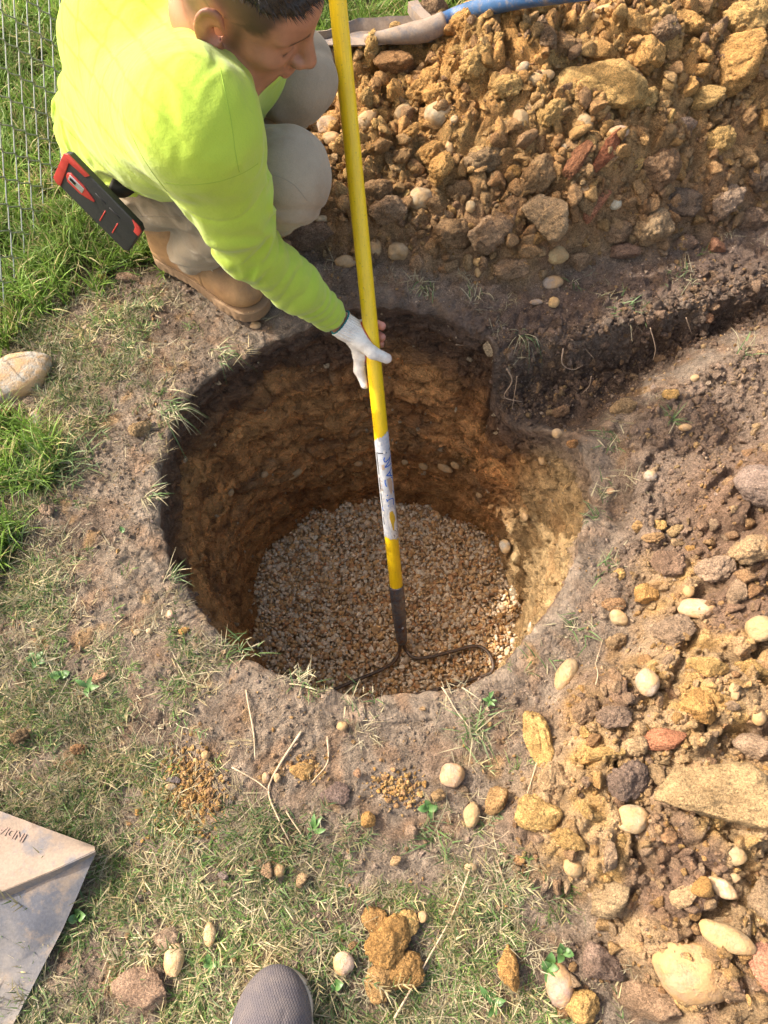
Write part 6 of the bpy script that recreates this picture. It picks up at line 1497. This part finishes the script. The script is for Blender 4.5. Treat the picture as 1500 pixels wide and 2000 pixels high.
obj('head_bar', mesh_from('head_bar', *wbox(hb0 - hd_ * .03, hb1 + hd_ * .03, .006, .018, up_), False, M_BOWM), rake)
for k in range(13):
    a = hb0 - hd_ * .025 + hd_ * (hL + .05) * k / 12; Vt, Ft = tube([LB(a), LB(a - up_ * .012), LB(a - up_ * .03 + sd_ * .012)], [.0042, .0038, .0015], 6); obj('tine', mesh_from('tine', Vt, Ft, True, M_BOWM), rake)
# printed sleeve, worn: strokes lie on the round of the handle
nt = NT('worn_label'); v = nt.co(); n1 = nt.noise(v, 130, 5, .7); n2 = nt.noise(v, 45, 5, .7)
c = nt.mix(nt.ramp(n1, [(.45, 0.), (.6, 1.)]), (.42, .45, .50), (.56, .56, .56)); c = nt.mix(nt.ramp(n2, [(.60, 0.), (.66, 1.)]), c, (.36, .27, .2)); nt.bsdf(c, .6, nt.bump(n1, .4, .001)); M_LAB = nt.m
def flat(nm, col, rough=.6): n_ = NT(nm); v_ = n_.co(); q_ = n_.noise(v_, 150, 5, .7); n_.bsdf(n_.mix(1., col, n_.ramp(q_, [(.3, .8), (.7, 1.1)]), 'MULTIPLY'), rough); return n_.m
M_BLUE = flat('blue_print', (.012, .11, .50)); M_BLACK = flat('black_print', (.012, .014, .018)); M_PEEL = flat('peeled_edge', (.72, .70, .66)); M_YP = flat('bared_yellow', (.70, .45, .03)); M_TANP = flat('bared_tan', (.44, .33, .24))
# angle 0 faces the eye
vw = A3((0, 0, CAM_H)) - on_pole(950); vw -= pU * (vw @ pU); vw /= np.linalg.norm(vw); vr = np.cross(vw, pU) * -1
if vr[0] < 0: vr = -vr
def cyl(t, x, lift): # x: -1..1 across the visible half
    a = x * math.pi / 2; r_ = pole_r(t) + lift; w = vw * math.cos(a) + vr * math.sin(a); return LB(pB + pU * t + w * r_)
tL0, tL1 = tpy(1046), tpy(856)
def lt(f): return tL1 + (tL0 - tL1) * f      # 0 top, 1 bottom
def patch(name, outline, lift, mat, parent, n=1):
    """outline in (x,f) on the label, filled as a fan after dividing"""
    import mathutils
    pts = []
    m = len(outline)
    for i in range(m):
        a, b = outline[i], outline[(i + 1) % m]
        for k in range(4): u = k / 4; pts.append((a[0] + (b[0] - a[0]) * u, a[1] + (b[1] - a[1]) * u))
    cx = sum(p_[0] for p_ in pts) / len(pts); cf = sum(p_[1] for p_ in pts) / len(pts); V = [cyl(lt(cf), cx, lift)]; m = len(pts)
    for s in (.33, .66, 1.):
        V += [cyl(lt(cf + (f - cf) * s), cx + (x - cx) * s, lift) for x, f in pts]
    F = [(0, 1 + i, 1 + (i + 1) % m) for i in range(m)]
    for s in (0, 1): F += [(1 + s * m + i, 1 + (s + 1) * m + i, 1 + (s + 1) * m + (i + 1) % m, 1 + s * m + (i + 1) % m) for i in range(m)]
    return obj(name, mesh_from(name, V, F, True, mat), parent)
V, F = [], []; NL, NA = 60, 48
rag = np.random.default_rng(3).uniform(-.012, .012, (2, NA + 1)); rag[:, -1] = rag[:, 0]
for i in range(NL + 1):
    for j in range(NA):
        f = i / NL; x = -2 + 4 * j / NA; top = -.04 - .05 * (x > 0) * min(1, abs(x)) + .05 * (x < 0) * min(1, -x) * 1 + rag[0, j]; bot = 1.0 + .02 * math.sin(x * 3) + rag[1, j]
        V.append(cyl(lt(top + (bot - top) * f), x, .0005))
for i in range(NL):
    for j in range(NA): F.append((i * NA + j, i * NA + (j + 1) % NA, (i + 1) * NA + (j + 1) % NA, (i + 1) * NA + j))
lab = obj('label', mesh_from('label', V, F, True, M_LAB), rake)
def stroke(pts, w, mat, name='lettering', lift=.0008):
    V, F = [], []; q = curve([(a, b, 0) for a, b in pts], max(8, 6 * len(pts))) if len(pts) > 2 else [np.array((pts[0][0] + (pts[1][0] - pts[0][0]) * k / 12, pts[0][1] + (pts[1][1] - pts[0][1]) * k / 12, 0)) for k in range(13)]
    L = tL1 - tL0; rr = .0165 * math.pi / 2
    for i, p_ in enumerate(q):
        d = q[min(len(q) - 1, i + 1)] - q[max(0, i - 1)]; dx, df = d[0] * rr, d[1] * L; n_ = math.hypot(dx, df) + 1e-9; nx_, nf_ = -df / n_ * w / rr, dx / n_ * w / L
        V += [cyl(lt(p_[1] + nf_), p_[0] + nx_, lift), cyl(lt(p_[1] - nf_), p_[0] - nx_, lift)]
        if i: F.append((2 * i - 2, 2 * i - 1, 2 * i + 1, 2 * i))
    return obj(name, mesh_from(name, V, F, True, mat), lab)
bk = .00115
stroke([(.93, .085), (.6, .10)], bk, M_BLACK, 'border_line'); stroke([(.32, .115), (-.62, .115)], bk, M_BLACK, 'border_line')
for a, b in ((.115, .335), (.36, .48), (.52, .66), (.77, .85)): stroke([(-.62 + .0 * a, a), (-.60, b)], bk, M_BLACK, 'border_line')
stroke([(-.60, .66), (-.56, .69), (-.42, .70)], bk, M_BLUE, 'border_line')
bl = .00125
stroke([(.10, .155), (.02, .18), (.12, .20), (.60, .175), (.80, .158)], bl, M_BLUE); stroke([(.80, .158), (.60, .19), (.10, .245), (.18, .25), (.78, .235)], bl, M_BLUE)
stroke([(.10, .335), (.45, .305), (.75, .275)], bl, M_BLUE); stroke([(.10, .335), (.4, .345), (.80, .36)], bl, M_BLUE); stroke([(.45, .30), (.5, .345)], bl, M_BLUE)
stroke([(-.05, .375), (-.08, .41), (.02, .445)], bl, M_BLUE); stroke([(.55, .365), (.8, .39)], bl, M_BLUE)
stroke([(-.02, .53), (.08, .535)], bl * 1.3, M_BLUE); stroke([(.62, .50), (.72, .535)], bl, M_BLUE)
stroke([(-.02, .585), (.35, .575), (.55, .59), (.50, .645)], bl, M_BLUE); stroke([(-.10, .57), (-.04, .60)], bl, M_BLUE); stroke([(-.05, .64), (.04, .645)], bl, M_BLUE)
patch('worn_patch', [(.1, .37), (.45, .36), (.62, .42), (.55, .50), (.35, .54), (.25, .50), (.15, .43)], .0009, M_TANP, lab)
patch('worn_patch', [(-.25, .23), (.0, .22), (.02, .27), (-.2, .28)], .0009, M_TANP, lab)
patch('worn_patch', [(0, .69), (.3, .66), (.6, .70), (.70, .80), (.5, .95), (.2, .96), (-.1, .85), (-.15, .75)], .0009, M_PEEL, lab)
patch('worn_patch', [(.05, .71), (.3, .70), (.5, .76), (.55, .80), (.35, .84), (.3, .92), (.2, .90), (.12, .84), (0, .77)], .0013, M_YP, lab)
patch('worn_patch', [(.0, .93), (.5, .88), (.85, .90), (.8, .98), (.3, 1.0), (.1, .99)], .0010, M_PEEL, lab)
for a in ([(.35, .91), (.5, .93), (.42, .95)], [(.6, .90), (.72, .93), (.6, .96)], [(.2, .955), (.3, .97), (.25, .985)], [(.5, .955), (.62, .97)]): stroke(a, .0006, M_BLACK, 'print_fragment', .0014)
for x, f in ((-.55, .045), (-.2, .02), (.1, .105), (-.45, .505), (-.6, .345), (-.55, .72)): patch('peel', [(x - .12, f - .012), (x + .14, f - .018), (x + .10, f + .015), (x - .1, f + .012)], .0012, M_PEEL, lab)

# ================================================================== SHOVELS
M_BLADE = m_metal('dusty_shovel_steel', (.27, .21, .165), (.215, .165, .125), (.14, .14, .155), .9, .0, 9)
M_BLADE2 = m_metal('blue_grey_shovel_steel', (.175, .16, .15), (.095, .10, .12), (.25, .19, .14), .8, .05, 8)
M_BLUEP = m_metal('worn_blue_paint', (.025, .08, .19), (.03, .10, .25), (.22, .19, .17), .5, 0., 14)
M_GROOVE = flat('stamped_shadow', (.20, .13, .10))
def plate(name, P3, thick, mat, parent, org, sub=10, wob=.0015, seed=1):
    """a bent sheet through a grid of corner points (rows of equal length), given real thickness"""
    rws = len(P3); clm = len(P3[0]); G = []
    R_ = np.array([[A3(c_) for c_ in r_] for r_ in P3]); V = []; nu, nv = (rws - 1) * sub + 1, (clm - 1) * sub + 1
    for i in range(nu):
        a = min(i // sub, rws - 2); u = i / sub - a
        for j in range(nv):
            b = min(j // sub, clm - 2); w = j / sub - b
            V.append(R_[a, b] * (1 - u) * (1 - w) + R_[a + 1, b] * u * (1 - w) + R_[a, b + 1] * (1 - u) * w + R_[a + 1, b + 1] * u * w)
    V = np.array(V).reshape(nu, nv, 3); dn = wob * perlin(V[..., 0].ravel() * 18, V[..., 1].ravel() * 18, seed=seed).reshape(nu, nv); V[..., 2] += dn
    nrm = np.cross(np.gradient(V, axis=0), np.gradient(V, axis=1)); nrm /= np.linalg.norm(nrm, axis=2)[..., None] + 1e-12
    if nrm[..., 2].mean() < 0: nrm = -nrm
    T_ = (V + nrm * thick / 2).reshape(-1, 3) - org; B_ = (V - nrm * thick / 2).reshape(-1, 3) - org; N_ = nu * nv; I_ = np.arange(N_).reshape(nu, nv)
    F = [tuple(x) for x in np.stack([I_[:-1, :-1], I_[1:, :-1], I_[1:, 1:], I_[:-1, 1:]], -1).reshape(-1, 4)]; F += [tuple(x + N_ for x in f[::-1]) for f in F[:]]
    rim_ = list(I_[0, :]) + list(I_[1:, -1]) + list(I_[-1, :-1][::-1]) + list(I_[1:-1, 0][::-1])
    for k in range(len(rim_)): a, b = int(rim_[k]), int(rim_[(k + 1) % len(rim_)]); F.append((a, b, b + N_, a + N_))
    me = mesh_from(name, np.concatenate([T_, B_]), F, True, mat); o = obj(name, me, parent)
    md = o.modifiers.new('edges', 'EDGE_SPLIT'); md.split_angle = R(38); return o
# near shovel, bottom left
o1 = P(60, 1700, .04); sh1 = empty('shovel', o1); tag(sh1, 'muddy blue grey shovel blade with a stamped step, lying at the lower left', 'shovel')
zA, zR, zL = .045, .062, .016
A_ = [P(-330, 1480, zA), P(-160, 1530, zA), P(0, 1584, zA), P(100, 1622, zA), P(184, 1654, zA - .004)]
B_ = [P(-300, 1850, zR), P(-150, 1800, zR), P(0, 1742, zR), P(100, 1702, zR), P(186, 1662, zR)]
B2 = [P(-300, 1862, zR - .012), P(-150, 1812, zR - .012), P(0, 1756, zR - .014), P(100, 1715, zR - .014), P(187, 1668, zR - .016)]
E_ = [P(-340, 2330, zL), P(-240, 2260, zL), P(-150, 2200, zL), P(-60, 2120, zL), P(22, 2008, zL + .004)]
plate('step', [A_, B_], .0022, M_BLADE, sh1, o1, 8, .0015, 4)
plate('bend', [B_, B2], .0022, M_BLADE, sh1, o1, 3, .0, 4)
plate('blade', [B2, [a_ * .55 + b_ * .45 - A3((0, 0, .012)) for a_, b_ in zip(B2, E_)], E_], .0022, M_BLADE2, sh1, o1, 14, .003, 6)
tc = bpy.data.curves.new('lettering', 'FONT'); tc.body = 'INDIA'; tc.size = .017; tc.extrude = .0004; tc.offset = .0004; tc.align_x = 'CENTER'; tc.align_y = 'CENTER'
to = bpy.data.objects.new('stamp', tc); scene.collection.objects.link(to); bpy.context.view_layer.update(); me = bpy.data.meshes.new_from_object(to.evaluated_get(bpy.context.evaluated_depsgraph_get())); bpy.data.objects.remove(to)
me.name = 'stamp'; me.materials.clear(); me.materials.append(M_GROOVE)
pA, pBv, pC = P(18, 1612, zA + .003), P(62, 1636, zA + .004), P(30, 1640, zA + .005)
xdir = (pA - pBv); xdir /= np.linalg.norm(xdir); nr0 = np.cross(B_[3] - A_[3], B_[2] - A_[3]); nr0 /= np.linalg.norm(nr0); nr0 = nr0 if nr0[2] > 0 else -nr0
ydir = np.cross(nr0, xdir); lt_o = obj('stamp', me, sh1)
uu = .26; base_pt = (A_[2] * .75 + A_[3] * .25) * (1 - uu) + (B_[2] * .75 + B_[3] * .25) * uu + nr0 * .0018 
xd2 = A_[2] - A_[3]; xd2 /= np.linalg.norm(xd2); yd2 = np.cross(nr0, xd2)
lt_o.matrix_local = Matrix.Translation((base_pt - o1).tolist()) @ Matrix([[xd2[0], yd2[0], nr0[0], 0], [xd2[1], yd2[1], nr0[1], 0], [xd2[2], yd2[2], nr0[2], 0], [0, 0, 0, 1]])
# far shovel behind the heap
def at1(px, py, z): return P(px, py, z)
o2 = P(740, 60, .14); sh2 = empty('shovel', o2); tag(sh2, 'dusty tan shovel blade with a blue handle lying across the back of the tall heap', 'shovel')
zs = .25
top_ = [P(560, 62, zs + .012), P(640, 58, zs + .012), P(700, 36, zs + .012), P(800, 30, zs + .012), P(845, 26, zs + .018)]
mid_ = [P(560, 78, zs - .006), P(640, 76, zs - .006), P(700, 62, zs - .008), P(790, 58, zs - .006), P(850, 52, zs)]
bot_ = [P(560, 90, zs + .002), P(640, 90, zs + .002), P(700, 88, zs + .002), P(790, 85, zs + .002), P(866, 80, zs + .002)]
plate('blade', [top_, mid_, bot_], .003, M_BLADE, sh2, o2, 8, .003, 9)
q = curve([P(712, 76, zs + .004), P(770, 70, zs + .014), P(830, 60, zs + .024), P(868, 44, zs + .034)], 20); V, F = tube([x - o2 for x in q], list(np.linspace(.008, .022, 12)) + [.022] * 9, 16); obj('socket', mesh_from('socket', V, F, True, M_BLADE), sh2)
V, F = tube([x - o2 for x in curve([P(846, 53, zs + .028), P(900, 28, zs + .040), P(1000, 0, zs + .13), P(1150, -22, zs + .22)], 14)], .018, 16); obj('handle', mesh_from('handle', V, F, True, M_BLUEP), sh2)
V, F = tube([x - o2 for x in curve([P(806, 12, zs + .03), P(818, 30, zs + .03), P(836, 46, zs + .03)], 6)], .016, 4); obj('step_fold', mesh_from('step_fold', V, F, False, M_BLADE), sh2)

# ================================================================== CHAIN LINK FENCE
nt = NT('galvanised_wire'); v = nt.co(); n1 = nt.noise(v, 60, 4); nt.bsdf(nt.mix(n1, (.24, .27, .26), (.38, .40, .38)), .42, None, Metallic=.6); M_GALV = nt.m
f0, f1 = P(95, 425, 0.), P(24, 600, 0.); fd = (f0 - f1); fd[2] = 0; fd /= np.linalg.norm(fd); fang = math.atan2(fd[1], fd[0])
fence = empty('fence', (float(f1[0]), float(f1[1]), 0)); fence.rotation_euler = (0, 0, fang); tag(fence, 'galvanised chain link fence standing in the long grass at the left edge', 'fence')
cw, chh, FH = .070, .076, 1.24
def wire_mesh(ph):
    pts = []; n = int(FH / (chh / 2)); z0 = .02
    for i in range(n + 1):
        s = 1 if (i + ph) % 2 else -1; z = z0 + i * chh / 2; y = s * (cw / 4 + .0012)
        for dz, fy_, ox in ((-.006, .80, .0016 * s), (0, 1., 0.), (.006, .80, -.0016 * s)): pts.append((y * fy_, ox, z + dz))
    V, F = tube(pts, .0016, 5); return mesh_from('wire', V, F, True, M_GALV)
WM = [wire_mesh(0), wire_mesh(1)]
for k in range(-26, 46): o = obj('wire', WM[k % 2], fence); o.location = (k * cw / 2, 0, 0)
for x in (-1.9, 2.75): V, F = tube([(x, .03, -.2), (x, .03, FH + .07)], .026, 18); obj('post', mesh_from('post', V, F, True, M_GALV), fence)

# ================================================================== THE PHOTOGRAPHER'S SHOE
sx = P(560, 1884, .05); s_o = np.array([sx[0] + .0, sx[1], 0.0]); shoe = empty('shoe', (float(sx[0]) - .014, float(sx[1]), 0.004)); shoe.rotation_euler = (0, 0, R(90 - 4)); shoe.scale = (1.1, 1.08, 1.1); tag(shoe, 'grey knitted sports shoe at the bottom edge, toe pointing into the picture', 'shoe')
def shoe_plan(q): return np.minimum.reduce([rcone(q * [1, 1, 0], (-.050, -.004, 0), (-.085, 0, 0), .042, .052), rcone(q * [1, 1, 0], (-.085, 0, 0), (-.18, .006, 0), .052, .038), rcone(q * [1, 1, 0], (-.18, .006, 0), (-.25, .002, 0), .038, .035)])
def shoe_up(q):
    d = ell(q, (-.062, -.002, .030), (.062, .047, .036)); d = su(d, chain(q, [(-.075, 0, .034), (-.13, .002, .045), (-.20, .004, .050), (-.245, .002, .05)], [.040, .042, .036, .034], .03), .03); d = su(d, rcone(q, (-.14, .002, .060), (-.21, .003, .085), .034, .036), .03)
    d = ss(d, ell(q, (-.222, .003, .12), (.040, .026, .05)), .008)
    d = np.maximum(d, .016 - q[:, 2]); r1 = np.sqrt(((q[:, 0] + .095) / 1.2) ** 2 + (q[:, 1]) ** 2); d = d + .0012 * np.exp(-(((q[:, 1] + .018 + .12 * (q[:, 0] + .06)) / .0025) ** 2)) * (q[:, 0] < -.045) * (q[:, 1] < 0)
    return d
V, F = surface(shoe_up, (-.30, -.07, .0), (.02, .07, .13), .0024, .01)
nt = NT('grey_knit'); v = nt.co(); mp = nt.n('ShaderNodeMapping'); nt.l(v, mp.inputs[0]); mp.inputs['Rotation'].default_value = (0, 0, R(45)); mp.inputs['Scale'].default_value = (1, 1, .0)
mp0 = nt.n('ShaderNodeMapping'); nt.l(v, mp0.inputs[0]); mp0.inputs['Scale'].default_value = (.75, 1.25, 1); nt.l(mp0.outputs[0], mp.inputs[0])
ho = nt.vor(mp.outputs[0], 330, rnds=0.); hol = nt.ramp(ho, [(.22, 0.), (.42, 1.)]); sp_ = nt.n('ShaderNodeSeparateXYZ'); nt.l(v, sp_.inputs[0])
msk = nt.ramp(nt.math('MULTIPLY_ADD', sp_.outputs[0], -12., .12), [(.6, 0.), (.95, 1.)]); n1 = nt.noise(v, 40, 5, .6)
c = nt.mix(nt.ramp(n1, [(.4, 0.), (.7, .6)]), (.085, .075, .085), (.15, .125, .115)); hm = nt.math('MULTIPLY', nt.math('SUBTRACT', 1., hol), nt.math('MULTIPLY_ADD', msk, .75, .15)); c = nt.mix(hm, c, (.055, .045, .055))
nt.bsdf(c, .85, nt.bump(hol, .6, .0012)); M_KNIT = nt.m
obj('shoe_upper', mesh_from('shoe_upper', V, F, True, M_KNIT), shoe)
def shoe_sole(q): o = shoe_plan(q); return np.maximum(o - .0045, np.abs(q[:, 2] - .012) - .013)
V, F = surface(shoe_sole, (-.31, -.07, -.006), (.02, .07, .03), .0024, .01); nt = NT('rubber_foam'); nt.bsdf((.40, .34, .27), .7); obj('sole', mesh_from('sole', V, F, True, nt.m), shoe)
nt = NT('grey_lace'); nt.bsdf((.10, .095, .11), .8); M_SL = nt.m
V, F = tube(curve([(-.088, .040, .058), (-.075, .034, .064), (-.078, .028, .068), (-.10, .02, .078)], 10), .0035, 8); obj('lace_loop', mesh_from('lace_loop', V, F, True, M_SL), shoe)
V, F = tube(curve([(-.085, .052, .044), (-.10, .042, .066), (-.112, .02, .082), (-.12, -.01, .086)], 12), .0024, 8); obj('lace', mesh_from('lace', V, F, True, M_SL), shoe)
